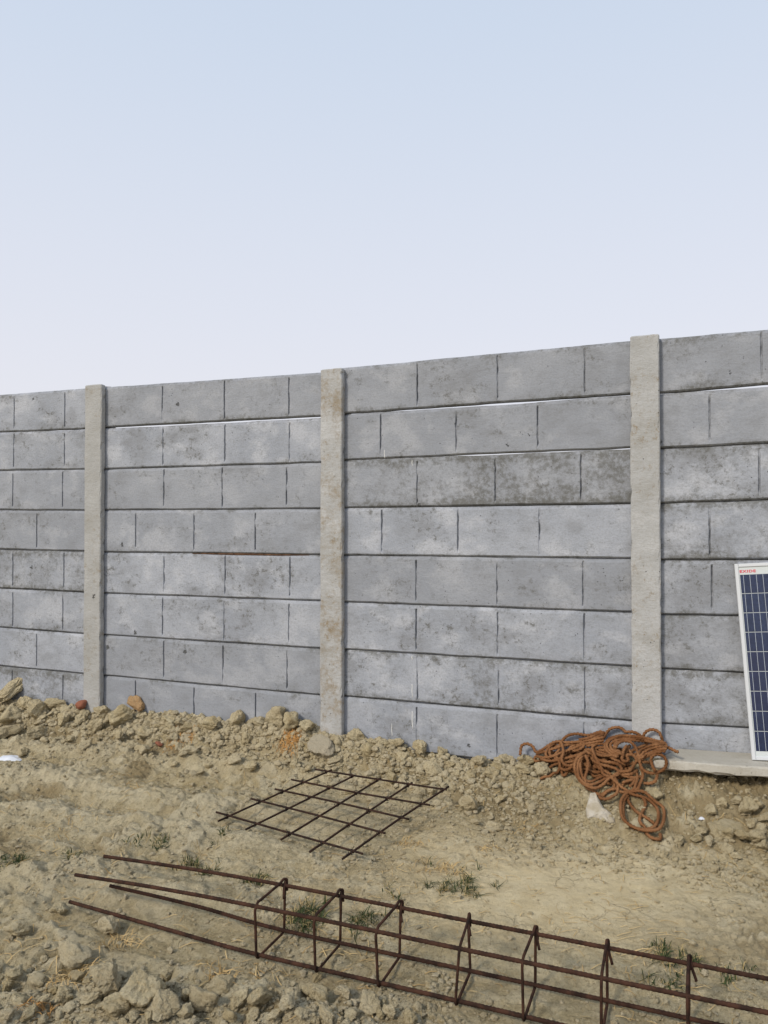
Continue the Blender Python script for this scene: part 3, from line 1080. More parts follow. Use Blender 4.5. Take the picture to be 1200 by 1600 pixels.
vv[12:] += rng.normal(0, .0015, vv[12:].shape)
q = []
for i in range(len(rows) - 1):
    for j in range(12):
        j2 = (j + 1) % 12
        q.append((i * 12 + j, (i + 1) * 12 + j, (i + 1) * 12 + j2, i * 12 + j2))
q.append(tuple(range((len(rows) - 1) * 12, len(rows) * 12)))
tag(link('concrete_chunk', mesh_np('concrete_chunk', vv, q, M['chunk'])), 'pale jagged chunk of broken concrete lying below the rope tangle', 'concrete chunk')

# ------------------------------------------------------------------ spare concrete plank on the bank
SL_T = R(2.3)
pl_s, _ = wall_sz(1050, 1170)
pl_z = 0.300
us = np.linspace(0, 1.75, 60)
prof = [(-.005, .0), (-.235, .0), (-.246, -.008), (-.250, -.040), (-.235, -.050), (-.005, -.050)]
vv = []
r5 = np.random.default_rng(5)
for i, u in enumerate(us):
    for j, (y, z) in enumerate(prof):
        e = 0.010 * float(fbm(np.array(u * 7.0), np.array(j * .3), 3, 3))
        skew = -0.16 * (-y) * (1 if i == 0 else 0)
        if i == 0: u0 = -0.03 + .30 * (y + .25) * .8 - (0.02 if j in (2, 3) else 0)
        else: u0 = u
        edge_drop = (r5.uniform(-.004, .004) if j in (2, 3, 4) else 0)
        vv.append((u0 + skew, y + (e if j in (1, 2, 3) else 0), z + (e * .6 if j >= 3 else 0) + edge_drop + .002 * float(vnoise(np.array(u * 9), np.array(j * 1.0), 2))))
n6 = 6
q = []
for i in range(len(us) - 1):
    for j in range(n6):
        j2 = (j + 1) % n6
        q.append((i * n6 + j, (i + 1) * n6 + j, (i + 1) * n6 + j2, i * n6 + j2))
q += [tuple(range(n6)), tuple(range((len(us) - 1) * n6, len(us) * n6))[::-1]]
p0 = WO + WT * pl_s
plank = link('concrete_plank', mesh_np('concrete_plank', vv, q, M['slab']), None, (p0[0], p0[1], pl_z), (0, -SL_T, -W_A))
plank['stain'] = 0.25
tag(plank, 'pale concrete plank lying flat along the foot of the wall under the solar panel', 'concrete plank')

# ------------------------------------------------------------------ solar panel
PW, PH = 0.67, 0.985
bl = wall_sz(1174.5, 1186, .115)
p0 = WO + WT * bl[0] + WN * .115
LEAN = math.asin(.108 / .985)
sp = empty('solar_panel', (p0[0], p0[1], bl[1]), -W_A)
sp.rotation_mode = 'XYZ'
from mathutils import Matrix
mat = Matrix.Rotation(-W_A, 4, 'Z') @ Matrix.Rotation(-LEAN, 4, 'X') @ Matrix.Rotation(-R(4.0), 4, 'Y')
sp.rotation_euler = mat.to_euler('XYZ')
tag(sp, 'blue solar panel in a white metal frame leaning on the wall at the right edge', 'solar panel')
m_frame, nt, b = material('anodised_frame', 0.42, 0.5)
b.inputs['Base Color'].default_value = (0.60, 0.62, 0.64, 1)
m_sheet, nt, b = material('white_backsheet', 0.25, 0.5)
b.inputs['Base Color'].default_value = (0.58, 0.62, 0.62, 1)
m_cell, nt, b = material('blue_cell', 0.18, 0.5)
k = N(nt)
co = k.coord('Object')
cr = k.voronoi(co, 90, 'F1', 'Color')
sep = k.new('ShaderNodeSeparateColor')
nt.links.new(cr, sep.inputs[0])
c = k.mix(sep.outputs[0], (0.013, 0.022, 0.055), (0.024, 0.038, 0.092))
c = k.mix(k.ramp(k.rand(), 0, 1, 0, .5), c, (0.016, 0.018, 0.055))
nt.links.new(c, b.inputs['Base Color'])
m_bus, nt, b = material('busbar_silver', 0.35, 0.5)
b.inputs['Base Color'].default_value = (0.46, 0.50, 0.56, 1)
m_red, nt, b = material('red_print', 0.4, 0.4)
b.inputs['Base Color'].default_value = (0.62, 0.03, 0.06, 1)
FW, FD = 0.018, 0.032
fr = MB()
fr.add(*box(0, FW, -FD + .032 - .032, 0.0, 0, PH))
fr = None


def bar_mesh(nm, x0, x1, z0, z1, m):
    v, f = box(x0, x1, -FD, 0, z0, z1)
    return mesh_np(nm, v, f, m)


def rail(nm, x0, x1, z0, z1):
    # bevelled rail: front face a touch narrower than the body
    e = .0025
    v = [(x0, -FD + e, z0), (x1, -FD + e, z0), (x1, -FD + e, z1), (x0, -FD + e, z1), (x0 + e, -FD, z0 + e), (x1 - e, -FD, z0 + e), (x1 - e, -FD, z1 - e), (x0 + e, -FD, z1 - e),
         (x0, 0, z0), (x1, 0, z0), (x1, 0, z1), (x0, 0, z1)]
    f = [(4, 5, 6, 7), (0, 1, 5, 4), (1, 2, 6, 5), (2, 3, 7, 6), (3, 0, 4, 7), (8, 9, 1, 0), (9, 10, 2, 1), (10, 11, 3, 2), (11, 8, 0, 3), (11, 10, 9, 8)]
    return link('frame_rail', mesh_np('frame_rail', v, f, m_frame), sp)


rail('l', 0, FW, 0, PH); rail('r', PW - FW, PW, 0, PH)
rail('b', FW + .0005, PW - FW - .0005, 0, FW); rail('t', FW + .0005, PW - FW - .0005, PH - FW, PH)
v, f = box(FW - .002, PW - FW + .002, -FD + .006, -.012, FW - .002, PH - FW + .002)
sheet = link('backsheet', mesh_np('backsheet', v, f, m_sheet), sp)
CW, CH = .1545, .0985
cx0, cz0 = FW + .003, FW + .026
v, f = box(0, CW - .0022, -.0008, 0, 0, CH - .0028)
cell_me = mesh_np('cell', v, f, m_cell)
bb = MB()
for k_ in range(5):
    x = (CW - .0022) * (k_ + .5) / 5
    bb.add(*box(x - .0009, x + .0009, -.0005, 0, .0012, CH - .004))
bus_me = bb.mesh('busbar', m_bus)
for i in range(4):
    for j in range(9):
        cobj = link('cell', cell_me, sp, (cx0 + i * CW + .001, -FD + .0058, cz0 + j * CH))
        link('busbar', bus_me, cobj, (0, -.0009, 0))
fc = bpy.data.curves.new('brand_lettering', 'FONT')
fc.body = 'EXIDE'
fc.size = .019
fc.offset = 0.0006
fc.extrude = .0002
fc.space_character = 1.15
fc.materials.append(m_red)
txt = bpy.data.objects.new('brand_lettering', fc)
col.objects.link(txt)
me_t = bpy.data.meshes.new_from_object(txt.evaluated_get(bpy.context.evaluated_depsgraph_get()))
bpy.data.objects.remove(txt)
txt = link('brand_lettering', me_t, sheet)
txt.location = (FW + .003, -FD + .0052, PH - FW - .0285)
txt.rotation_euler = (R(90), 0, 0)
txt.scale = (1.35, 1, 1)

# ------------------------------------------------------------------ rebar mat
def ribbed(P, r, step=.006):
    Pr = catmull(P, step)
    rad = r * (1 + .085 * np.where(np.arange(len(Pr)) % 2 == 0, 1, -1))
    return tube(Pr, rad, 8)


MAT_Z = 0.028
SET1 = [((492, 1202), (698, 1234)), ((455, 1218), (672, 1258)), ((430, 1233), (639, 1280)), ((392, 1248), (602, 1302)), ((338, 1269), (567, 1334))]
SET2 = [((341, 1283), (518, 1203)), ((384, 1296), (553, 1212)), ((439, 1312), (595, 1216)), ((484, 1331), (644, 1223)), ((535, 1342), (701, 1229))]
# the mat lies in one slightly tilted plane, propped on the bank at its far right corner
def at_z(px, py, z):
    d = ray(px, py)
    k = (z - CAM_Z) / d[2]
    return d * k + np.array([0, 0, CAM_Z])


C1, C2, C3 = at_z(338, 1269, .034), at_z(567, 1334, .040), at_z(698, 1232, .115)
pn = np.cross(C2 - C1, C3 - C1)
pn /= np.linalg.norm(pn)
if pn[2] < 0: pn = -pn


def on_mat(px, py, lift):
    d = ray(px, py)
    o = np.array([0, 0, CAM_Z])
    k = ((C1 + pn * lift - o) @ pn) / (d @ pn)
    return o + d * k


mat_root = empty('rebar_mat', tuple(C2))
tag(mat_root, 'square mat of crossed rusty reinforcing bars lying flat on the earth before the bank', 'rebar mat')
lines = []
BR = .0052
for S, lift in ((SET2, 0.0), (SET1, .0105)):
    row = []
    for a, b in S:
        pa, pb = on_mat(*a, lift) - C2, on_mat(*b, lift) - C2
        mid = (pa + pb) / 2 + rng.normal(0, .003, 3)
        v, f = ribbed([pa, mid, pb], BR)
        link('bar', mesh_np('bar', v, f, M['rust_dark'], True), mat_root)
        row.append((pa, pb))
    lines.append(row)
th = np.linspace(0, 2 * math.pi, 13)
tie = MB()
for sgn in (1, -1):
    loop = np.stack([.009 * np.cos(th), .009 * np.cos(th) * sgn, .012 * np.sin(th)], -1)
    tie.add(*tube(loop, .0014, 4))
tie.add(*tube(np.array([[.006, 0, .012], [.008, .002, .02], [.014, .004, .025]]), .0014, 4))
tie_me = tie.mesh('tie_wire', M['wire'])
for pa, pb in lines[0]:
    for qa, qb in lines[1]:
        A = np.stack([(pb - pa)[:2], -(qb - qa)[:2]], 1)
        t_, u_ = np.linalg.solve(A, (qa - pa)[:2])
        p = pa + (pb - pa) * t_ + pn * .005
        link('tie_wire', tie_me, mat_root, tuple(p), (0, 0, rng.uniform(0, 6.28)))

# ------------------------------------------------------------------ rebar cage
ST_BF = [(405, 1495), (494, 1517), (600, 1542), (705, 1568), (823, 1595)]
CZ = 0.022
bf1, bf5 = at_z(405, 1492, CZ), at_z(820, 1589, CZ)
ax = (bf5 - bf1); ax[2] = 0
LEN4 = np.linalg.norm(ax)
ax /= LEN4
pitch_c = LEN4 / 4
bb1 = at_z(445, 1451, CZ)
side = np.array([-ax[1], ax[0], 0.0])
if side[1] < 0: side = -side
cw = .172
chh = .163
cage = empty('rebar_cage', (bf1[0], bf1[1], 0.0), math.atan2(ax[1], ax[0]))
tag(cage, 'long rusty reinforcement cage of four bars and square stirrups lying across the foreground', 'rebar cage')
print('CAGE pitch', pitch_c, 'axis', ax, 'bb1 rel', (bb1 - bf1) @ ax, (bb1 - bf1) @ side)


def cage_local(p):
    q_ = p - bf1
    return np.array([q_ @ ax, q_ @ side, p[2]])


off_b = (bb1 - bf1) @ ax
RB = .0069
# left ends surveyed; right ends run out of the picture
e_bf = cage_local(at_z(109, 1409, CZ))
e_tf = cage_local(at_z(118, 1367, CZ + .095))
e_tb = cage_local(at_z(163, 1338, CZ + .10))
e_bb = cage_local(at_z(172, 1384, CZ + .055))
XR = pitch_c * 8 + .28
bars = {
    'BF': [e_bf, (e_bf[0] * .45, e_bf[1] * .30, CZ + .004), (0, 0, CZ), (pitch_c * 3, .002, CZ), (XR, 0, CZ)],
    'BB': [e_bb, (e_bb[0] * .5, cw + (e_bb[1] - cw) * .35, CZ + .030), (0, cw, CZ), (pitch_c * 3, cw, CZ), (XR, cw, CZ)],
    'TF': [e_tf, (e_tf[0] * .5, e_tf[1] * .35, CZ + .140), (0, 0, CZ + chh), (pitch_c * 3, 0, CZ + chh), (XR, 0, CZ + chh)],
    'TB': [e_tb, (e_tb[0] * .5, cw + (e_tb[1] - cw) * .35, CZ + .142), (0, cw, CZ + chh), (pitch_c * 3, cw, CZ + chh), (XR, cw, CZ + chh)],
}
for nm, P in bars.items():
    v, f = ribbed(P, RB, .007)
    link('long_bar', mesh_np('long_bar', v, f, M['rust'], True), cage)
print('cage ends', e_bf, e_tf, e_tb, e_bb)
sr = .0047
o_ = RB + sr - .001
for i in range(9):
    r6 = np.random.default_rng(60 + i)
    x0 = i * pitch_c + (0 if i in (0, 4) else r6.normal(0, .006))
    sk = r6.normal(0, .010)
    lo_, hi_ = CZ - o_, CZ + chh + o_
    c = .012
    pts = [(x0 + .020, cw - .035, hi_ - .040), (x0 + .008, cw - .012, hi_ - .016), (x0 + .003, cw + o_ - .004, hi_ + .001), (x0, cw + o_, hi_ - c), (x0 + sk * .3, cw + o_, lo_ + c), (x0 + sk * .3, cw + o_ - c, lo_),
           (x0 + sk * .5, -o_ + c, lo_), (x0 + sk * .5, -o_, lo_ + c), (x0 + sk, -o_, hi_ - c * 1.6), (x0 + sk, -o_ + c * 1.6, hi_), (x0 + sk * .4, cw - .02, hi_ + .003), (x0 + sk * .2, cw + .004, hi_ + .010), (x0 + .004, cw + o_ + .006, hi_ + .004), (x0 + .006, cw + o_ + .004, hi_ - .035)]
    Pp = np.array(pts)
    dense = []
    for a, b in zip(Pp[:-1], Pp[1:]):
        m_ = max(2, int(np.linalg.norm(b - a) / .03))
        dense += [a + (b - a) * t_ for t_ in np.linspace(0, 1, m_, endpoint=False)]
    dense.append(Pp[-1])
    v, f = tube(catmull(np.array(dense), .006), sr, 8)
    link('stirrup', mesh_np('stirrup', v, f, M['rust'], True), cage)

# ------------------------------------------------------------------ rope tangle
def pile(X, Y):
    s = (X - WO[0]) * WT[0] + (Y - WO[1]) * WT[1]
    d = (X - WO[0]) * WN[0] + (Y - WO[1]) * WN[1]
    slab = np.where((s > pl_s + .03 - .5 * d) & (d < .26), np.maximum(0, pl_z + .006 - gz(X, Y)), 0.0)
    return slab + .085 * np.exp(-((s - 1.36) / .30) ** 2 - ((d - .13) / .20) ** 2) + .05 * np.exp(-((s - 1.0) / .18) ** 2 - ((d - .05) / .12) ** 2)


STROKES = [
    (3, [(812.8, 1181), (815, 1166), (823, 1161), (833, 1167), (838, 1176), (851, 1169), (865, 1160), (876, 1159), (880.5, 1174), (878, 1186), (882, 1195), (893, 1196), (903, 1190)]),
    (2, [(866, 1184), (874, 1190), (876, 1200), (882, 1204), (891, 1200), (898, 1195)]),
    (1, [(872, 1168), (878, 1159), (884, 1151), (896, 1146.6), (907, 1147), (917, 1149.5), (928, 1147), (941, 1142), (945.5, 1150), (938, 1156)]),
    (1, [(940, 1158), (947, 1147), (951.5, 1140), (961, 1136), (971, 1138), (978, 1143.7), (986.5, 1143), (997, 1146), (1001, 1151), (995, 1156)]),
    (1, [(1002, 1156), (1005, 1149.5), (1010, 1142.5), (1019, 1139), (1028.5, 1142.5), (1033, 1150.7), (1034, 1159), (1028, 1165)]),
    (3, [(1041, 1163.5), (1025, 1159), (1001.7, 1154), (978, 1152.4), (959.7, 1153), (950, 1160), (949, 1168), (956, 1175), (966.7, 1180)]),
    (3, [(1040, 1161), (1020, 1156), (1000, 1151.5), (978, 1149.5), (962, 1150.5), (952, 1155), (946, 1163), (947, 1171), (954, 1178), (964, 1184)]),
    (3, [(1036, 1165), (1012, 1159), (990, 1156.5), (970, 1155.5), (958, 1159), (954, 1166), (958, 1172), (968, 1177), (975, 1181)]),
    (3, [(1032, 1163), (1008, 1157), (985, 1154.5), (968, 1158), (961, 1163), (961, 1169), (967, 1174), (972, 1178)]),
    (4, [(962, 1168), (965, 1163), (970, 1159), (976, 1157.7), (985, 1159), (993.5, 1168), (998, 1181), (1000.5, 1195), (1006, 1204), (1017, 1208.4), (1029.7, 1206.7), (1039, 1199.7), (1041, 1190), (1036.7, 1181), (1027, 1177.5), (1018, 1183), (1018, 1192.7), (1024, 1206)]),
    (3, [(1043, 1167), (1025, 1167), (1008.7, 1174), (1001.7, 1180), (994, 1184)]),
    (3, [(1042, 1170), (1028, 1171), (1012, 1178), (1003, 1183), (995, 1189)]),
    (3, [(1038, 1163), (1022, 1163.5), (1006, 1170), (998, 1176)]),
    (3, [(1040, 1173), (1026, 1175), (1012, 1181), (1002, 1187)]),
    (2, [(1032, 1166), (1040, 1166.5), (1047, 1169), (1053, 1172), (1060, 1176)]),
    (4, [(980, 1164), (975, 1171.7), (972.5, 1181), (972.5, 1188), (977, 1191.5), (982, 1188), (979.5, 1182), (983, 1178), (990, 1180), (994.7, 1187), (991, 1195), (984, 1203), (975, 1206.7), (966, 1204)]),
    (3, [(914, 1172), (920, 1176), (926, 1181), (931.7, 1185.7), (943, 1190), (958.5, 1191.5), (969, 1197), (971, 1204), (964, 1211), (952.7, 1216), (945, 1223), (938.7, 1229), (929, 1232), (920, 1229), (913, 1225.5), (907, 1220.7), (900, 1209), (898, 1197), (901.5, 1185.7), (909.7, 1177.5), (918, 1174)]),
    (3, [(914, 1178), (905, 1188), (902.7, 1199.7), (905, 1213.7), (913, 1224), (923.7, 1226.5), (937.7, 1221.8), (946, 1217), (954, 1213), (943, 1211), (938.7, 1197), (930.5, 1183), (925.8, 1169), (930, 1164)]),
    (2, [(910, 1181), (907, 1192), (908, 1206), (912, 1217), (922, 1222), (934, 1217), (944, 1212), (953, 1214)]),
    (3, [(915, 1180), (919, 1190), (918, 1202), (914, 1216), (916, 1224)]),
    (2, [(922, 1172), (929, 1177.5), (943, 1181), (958, 1180), (966.7, 1182)]),
    (2, [(924, 1183), (930, 1192), (937, 1200), (946, 1206), (955, 1210)]),
    (3, [(926, 1188), (937.5, 1194), (955, 1198.5), (964, 1202), (966.7, 1206.7), (959.7, 1211), (956, 1215), (965.5, 1225), (973.7, 1231), (983, 1237), (986, 1242)]),
    (2, [(957, 1212), (961, 1216), (965.5, 1227.7), (964, 1239), (957, 1245), (948, 1248.7), (938.7, 1247.5), (935, 1243)]),
    (2, [(986, 1198), (990, 1204), (996, 1211), (994.7, 1220.7), (991, 1232), (985, 1238)]),
    (2, [(1000, 1198), (1004, 1205.5), (1004, 1215), (1000.5, 1224), (997, 1232), (990, 1237)]),
    (1, [(962, 1209), (970, 1210), (985, 1209.6), (996, 1204)]),
    (1, [(972, 1211), (980.7, 1213.7), (992, 1215), (1002, 1213.7)]),
    (1, [(974, 1226), (976, 1220.7), (985, 1220), (990, 1216), (991, 1222), (984, 1230)]),
    (3, [(978, 1236), (985, 1238), (1001.7, 1235), (1013, 1242.7), (1025, 1253), (1035.5, 1261), (1038, 1273), (1035.5, 1287), (1028.5, 1296), (1013, 1298), (996, 1295), (983, 1288), (973.7, 1279), (970, 1265), (971, 1251), (977, 1241.5), (984, 1237)]),
    (2, [(982, 1237), (987.7, 1241.5), (1001.7, 1244), (1015.7, 1251), (1027, 1263.7), (1029, 1276.5), (1025, 1289), (1015.7, 1295), (1000, 1296), (985, 1291), (976, 1280), (973.7, 1266), (975, 1252), (981, 1242)]),
    (1, [(980.7, 1238), (981, 1246), (983, 1254), (992, 1266), (1004, 1274), (1015.7, 1281), (1024, 1289), (1030, 1294)]),
    (1, [(988, 1241), (996, 1243), (1004, 1246), (1008.7, 1255.5), (1005, 1267), (1000.5, 1275), (1000.5, 1284.7), (1008.7, 1294), (1010, 1302), (1019, 1309), (1031, 1311.5), (1032, 1303)]),
    (1, [(1024, 1204), (1027, 1209), (1025, 1218), (1019, 1224), (1006, 1224)]),
    (1, [(966, 1236), (974, 1238), (983, 1238)]),
    (2, [(838, 1178), (852, 1174), (870, 1168), (888, 1164), (905, 1160), (925, 1156), (944, 1152)]),
    (2, [(838, 1181), (850, 1184), (866, 1181), (880, 1175), (895, 1170), (910, 1164), (926, 1160), (944, 1157)]),
    (2, [(845, 1186), (858, 1189), (872, 1188), (888, 1184), (902, 1180), (916, 1174)]),
    (2, [(858, 1187), (853, 1178), (858, 1168), (868, 1161), (880, 1160), (896, 1160), (910, 1158.5), (913, 1164), (906, 1171), (896, 1174)]),
    (1, [(862, 1186), (859, 1174), (866, 1165), (874, 1170), (868, 1180), (874, 1186), (884, 1178), (892, 1168), (900, 1163)]),
    (2, [(900, 1166), (914, 1160), (930, 1153), (943, 1148)]),
    (2, [(905, 1156), (922, 1152), (936, 1147), (944, 1145)]),
    (1, [(916, 1166), (930, 1163), (942, 1162), (950, 1166), (946, 1172), (936, 1172)]),
    (1, [(926, 1172), (936, 1168), (948, 1169), (956, 1178), (970, 1183)]),
    (0, [(880, 1192), (895, 1190), (912, 1184), (930, 1178), (948, 1176), (965, 1170)]),
    (0, [(960, 1192), (975, 1196), (990, 1192), (1004, 1190), (1014, 1192)]),
    (0, [(984, 1175), (1000, 1168), (1012, 1162)]), (0, [(990, 1180), (1006, 1173), (1018, 1166)]),
    (0, [(976, 1168), (983, 1172), (988, 1180)]), (0, [(984, 1165), (980, 1172), (976, 1182)]),
    (0, [(905, 1170), (925, 1172), (945, 1178), (960, 1186), (978, 1196)]),
]
rp = MB()
RR = .0069
rope_n = 0
for si, (layer, st) in enumerate(STROKES):
    ctrl = []
    for kx, (px, py) in enumerate(st):
        lift = .006 + layer * .0095 + .004 * math.sin(si * 1.7 + kx)
        wo = .022 + layer * .012
        s_try = wall_sz(px, py)[0]
        if abs(s_try - sC) < .12: wo += .055
        ctrl.append(spot(px, py, lift, pile, wo))
    ctrl = np.array(ctrl)
    path = catmull(ctrl, .0055)
    # keep the path from jittering with the rubble below
    kern = np.ones(9) / 9
    zz = np.convolve(np.pad(path[:, 2], 4, mode='edge'), kern, mode='valid')
    path[:, 2] = zz
    v, f = tube(path, RR, 12, 3, .054, .44)
    rp.add(v, f)
# lower turns hidden in the heap
for k_ in range(26):
    r7 = np.random.default_rng(700 + k_)
    cs, cd = np.clip(r7.normal(1.22, .13), 1.02, 1.36), abs(r7.normal(.12, .08)) + .05
    a, b = r7.uniform(.05, .12), r7.uniform(.03, .06)
    ph = r7.uniform(0, 6.28)
    th = np.linspace(ph, ph + 6.28 * r7.uniform(.6, 1.2), 14)
    pp = []
    tilt = r7.uniform(-.4, .4)
    for t_ in th:
        ds, dd_ = a * math.cos(t_), b * math.sin(t_)
        s = cs + ds * math.cos(tilt) - dd_ * math.sin(tilt)
        d = max(.03 + (.055 if abs(cs - sC) < .35 else 0), cd + ds * math.sin(tilt) + dd_ * math.cos(tilt))
        x, y = at_wall(s, d)
        pp.append((x, y, float(gz(x, y)) + .012 + .6 * float(pile(np.array(x), np.array(y))) * r7.uniform(.2, 1)))
    v, f = tube(catmull(np.array(pp), .006), RR, 12, 3, .054, .44)
    rp.add(v, f)
# loose coir fibres standing off the strands
cl = np.vstack(rp.v)
r8 = np.random.default_rng(8)
pick = cl[r8.integers(0, len(cl), 9000)]
dirs = r8.normal(size=pick.shape); dirs /= np.linalg.norm(dirs, axis=1)[:, None]
tip = pick + dirs * r8.uniform(.004, .014, len(pick))[:, None] + np.array([0, 0, -.002])
wd = np.cross(dirs, r8.normal(size=pick.shape)); wd *= (.00035 / (np.linalg.norm(wd, axis=1) + 1e-9))[:, None]
hv = np.stack([pick - wd, pick + wd, tip + wd * .4, tip - wd * .4], 1).reshape(-1, 3)
rp.add(hv, np.arange(len(hv)).reshape(-1, 4))
rope = link('rope', rp.mesh('rope', M['rope'], True))
tag(rope, 'tangled heap of orange-brown coir rope on the bank at the foot of the right post', 'rope')

# ------------------------------------------------------------------ scraps
def scrap(name, px, py, wpx, hpx, label, cat, mat_, seed):
    p = spot(px, py)
    r = np.random.default_rng(seed)
    k = p[1] / 1200
    n_ = 9
    uu, vv_ = np.meshgrid(np.linspace(-1, 1, n_), np.linspace(-1, 1, n_), indexing='ij')
    ang = np.arctan2(vv_, uu)
    rr_ = np.maximum(abs(uu), abs(vv_)) * (1 + .16 * np.sin(3 * ang + seed) + .08 * np.sin(7 * ang))
    x = rr_ * np.cos(ang) * wpx * k * .55
    y = rr_ * np.sin(ang) * hpx * k * 1.3
    dm = min(.022, wpx * k * .3)
    z = .006 + dm * (1 - rr_ ** 2) + dm * .45 * fbm(uu * 2 + seed, vv_ * 2, seed, 3)
    top = np.stack([x, y, z], -1).reshape(-1, 3)
    bot = top - np.array([0, 0, .003])
    idx = np.arange(n_ * n_).reshape(n_, n_)
    q1 = np.stack([idx[:-1, :-1], idx[1:, :-1], idx[1:, 1:], idx[:-1, 1:]], -1).reshape(-1, 4)
    ring_ = np.concatenate([idx[:, 0], idx[-1, 1:], idx[-2::-1, -1], idx[0, -2:0:-1]])
    q2 = q1[:, ::-1] + n_ * n_
    q3 = np.stack([ring_, np.roll(ring_, -1) , np.roll(ring_, -1) + n_ * n_, ring_ + n_ * n_], -1)[:, ::-1]
    o = link(name, mesh_np(name, np.vstack([top, bot]), np.vstack([q1, q2, q3]), mat_, False), None, (p[0], p[1], p[2]), (0, 0, r.uniform(-.2, .2)))
    return tag(o, label, cat)


scrap('plastic_scrap', 15, 1187, 38, 12, 'crumpled white plastic scrap on the rutted earth at the left edge', 'litter', M['paper'], 3)
scrap('plastic_scrap', 1097, 1281, 8, 4, 'tiny bluish white litter scrap in the crumbled rubble below the plank', 'litter', M['paper'], 5)

# ------------------------------------------------------------------ grass, straw, roots
def blades(n, spread, length, width, lean, seed, flat=0.0):
    r = np.random.default_rng(seed)
    V, F, T, b = [], [], [], 0
    nc = max(3, n // 14)
    cen = r.normal(0, .55, (nc, 2)) * spread * np.array([1.3, 1.0])
    for i in range(n):
        c = cen[int(nc * r.random() ** 1.5)]
        x0, y0 = c + r.normal(0, .012 if not flat else .02, 2)
        L = length * r.uniform(.35, 1.15)
        w = width * r.uniform(.5, 1.3)
        az = r.uniform(0, 6.28)
        ln = lean * r.uniform(.2, 1.35)
        dx, dy = math.cos(az), math.sin(az)
        bend = r.uniform(-.5, .5)
        t = r.random()
        for k in range(5):
            q_ = k / 4
            out_ = L * math.sin(ln) * q_ * (.5 + .6 * q_)
            up_ = L * (math.cos(ln) * q_ * (1.1 - .55 * min(lean, 1.3) * q_ * q_)) if not flat else L * flat * math.sin(q_ * 3.0)
            ww = w * (1 - .9 * q_ ** 1.5)
            ex, ey = math.cos(az + bend * q_), math.sin(az + bend * q_)
            px_, py_ = -ey * ww, ex * ww
            cx_, cy_ = x0 + ex * out_, y0 + ey * out_
            V += [(cx_ - px_, cy_ - py_, up_), (cx_ + px_, cy_ + py_, up_ + ww * .4)]
            T += [t, t]
        for k in range(4):
            F.append((b + 2 * k, b + 2 * k + 1, b + 2 * k + 3, b + 2 * k + 2))
        b += 10
    return np.array(V), np.array(F), np.array(T)


def plant(name, px, py, n, spread, length, width, lean, m, seed, label, cat, group=None, flat=0.0, drop=True):
    p = spot(px, py)
    V, F, T = blades(n, spread, length, width, lean, seed, flat)
    if drop:
        V[:, 2] += gz(V[:, 0] + p[0], V[:, 1] + p[1]) - p[2]
    me = mesh_np(name, V, F, m, True)
    a = me.attributes.new('tone', 'FLOAT', 'POINT')
    a.data.foreach_set('value', T.astype(np.float32))
    return tag(link(name, me, None, tuple(p)), label, cat, group)


GG = 'green grass tufts in the dry earth'
G = [
    (22, 1345, 160, .085, .060, 'wide low patch of green grass at the left edge'),
    (122, 1338, 40, .04, .045, 'sparse green grass sprig just right of the grass patch at the left edge'),
    (212, 1312, 26, .03, .04, 'faint green weed sprig left of the rebar mat, above the ends of the cage bars'),
    (255, 1322, 50, .045, .045, 'thin green weed patch left of the rebar mat corner'),
    (285, 1352, 60, .04, .055, 'small green grass tuft directly above the upper cage bar, left of the mat'),
    (325, 1365, 60, .06, .045, 'low green grass strip along the upper cage bar under the left mat corner'),
    (352, 1307, 34, .04, .035, 'short green weeds beside the left corner of the rebar mat'),
    (410, 1374, 60, .035, .055, 'compact green grass tuft just above the first stirrup of the cage'),
    (478, 1440, 190, .060, .075, 'dense dark green grass tuft growing inside the cage between the first two stirrups'),
    (562, 1440, 110, .045, .065, 'dark green grass tuft growing inside the cage between the second and third stirrup'),
    (715, 1385, 210, .105, .066, 'green and dry grass clump on bare earth in the middle, above the cage'),
    (1040, 1492, 90, .040, .065, 'green grass tuft behind the upper cage bar between the last two stirrups in view'),
    (1084, 1508, 46, .025, .05, 'small grass tuft touching the last stirrup in view'),
    (1038, 1536, 50, .04, .05, 'flat green grass sprig inside the cage near the right edge'),
    (1155, 1528, 60, .05, .045, 'low green grass patch behind the upper cage bar at the right edge'),
]
for i, (px, py, n_, sp_, ln_, lab) in enumerate(G):
    plant('grass_tuft', px, py, int(n_ * 1.5), sp_ * 1.25, ln_ * 1.05, .0019, 1.15, M['grass'], 40 + i, lab, 'grass', GG)
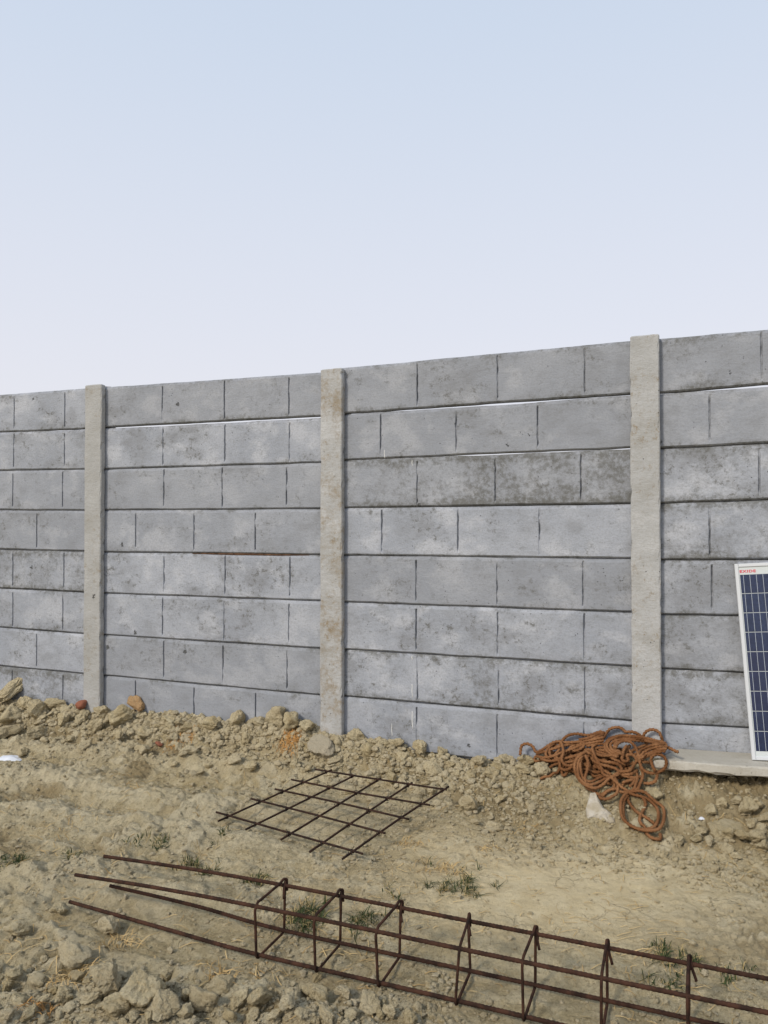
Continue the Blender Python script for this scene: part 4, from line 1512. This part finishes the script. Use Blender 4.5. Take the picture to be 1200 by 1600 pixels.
S_ = [
    (285, 1152, 90, .075, .06, M['root'], 'tangle of orange dry roots on the bank left of the mat'),
    (450, 1166, 130, .055, .075, M['root'], 'clump of orange dry roots on the bank left of the pale stone'),
    (95, 1532, 60, .05, .09, M['straw'], 'bunch of golden straw lying between the clods in the lower left corner'),
    (195, 1478, 40, .06, .10, M['straw'], 'thin wisps of dry straw left of the lower cage bar'),
    (380, 1528, 46, .07, .09, M['straw'], 'loose straw wisps below the first stirrup of the cage'),
    (690, 1358, 70, .08, .07, M['straw'], 'dry straw tuft beside the middle grass clump'),
    (765, 1325, 36, .035, .05, M['straw'], 'tiny golden straw tuft on the smooth trodden earth'),
    (822, 1302, 40, .04, .045, M['straw'], 'little straw scatter on the trodden earth left of the concrete chunk'),
    (640, 1318, 50, .06, .06, M['straw'], 'straw wisps at the right corner of the rebar mat'),
    (60, 1578, 30, .03, .06, M['root'], 'reddish root tuft on a clod in the bottom left corner'),
]
for i, (px, py, n_, sp_, ln_, m_, lab) in enumerate(S_):
    plant('root_clump' if 'root' in lab else 'straw_tuft', px, py, int(n_ * 1.5), sp_, ln_, .0017, 1.25, m_, 80 + i, lab, 'roots' if 'root' in lab else 'straw', None, .18 if 'root' not in lab else .35)
# straw bits blown over the yard
n = 3600
xy = np.stack([rng.uniform(-2.4, 1.8, n), rng.uniform(2.1, 4.6, n)], -1)
pr = smooth(0.0, .3, fbm(xy[:, 0] * 1.7, xy[:, 1] * 1.7, 20, 3)) + .10 + .6 * np.exp(-((xy[:, 0] - .1) / .5) ** 2 - ((xy[:, 1] - 3.1) / .35) ** 2)
xy = xy[rng.random(n) < pr * 1.1]
V, F, T = [], [], []
for i, (x, y) in enumerate(xy):
    az = rng.uniform(0, 6.28) if rng.random() < .6 else rng.normal(0, .5)
    L = rng.uniform(.015, .075)
    w = rng.uniform(.0007, .0016)
    cv = rng.uniform(-.4, .4)
    b = len(V)
    t = rng.random()
    for k in range(4):
        q_ = k / 3
        xx, yy = x + L * q_ * math.cos(az + cv * q_), y + L * q_ * math.sin(az + cv * q_)
        z = float(gz(xx, yy)) + .003 + .004 * math.sin(q_ * 3.1)
        nx_, ny_ = -math.sin(az) * w, math.cos(az) * w
        V += [(xx - nx_, yy - ny_, z), (xx + nx_, yy + ny_, z + w * .5)]
        T += [t, t]
    for k in range(3): F.append((b + 2 * k, b + 2 * k + 1, b + 2 * k + 3, b + 2 * k + 2))
me = mesh_np('straw_litter', np.array(V), np.array(F), M['straw'], True)
a = me.attributes.new('tone', 'FLOAT', 'POINT')
a.data.foreach_set('value', np.array(T, dtype=np.float32))
tag(link('straw_litter', me), 'bits of dry straw blown over the bare earth', None, None, 'stuff')
print('named clods', len(placed), 'tris', sum(sum(len(p.vertices) - 2 for p in me_.polygons) for me_ in bpy.data.meshes))
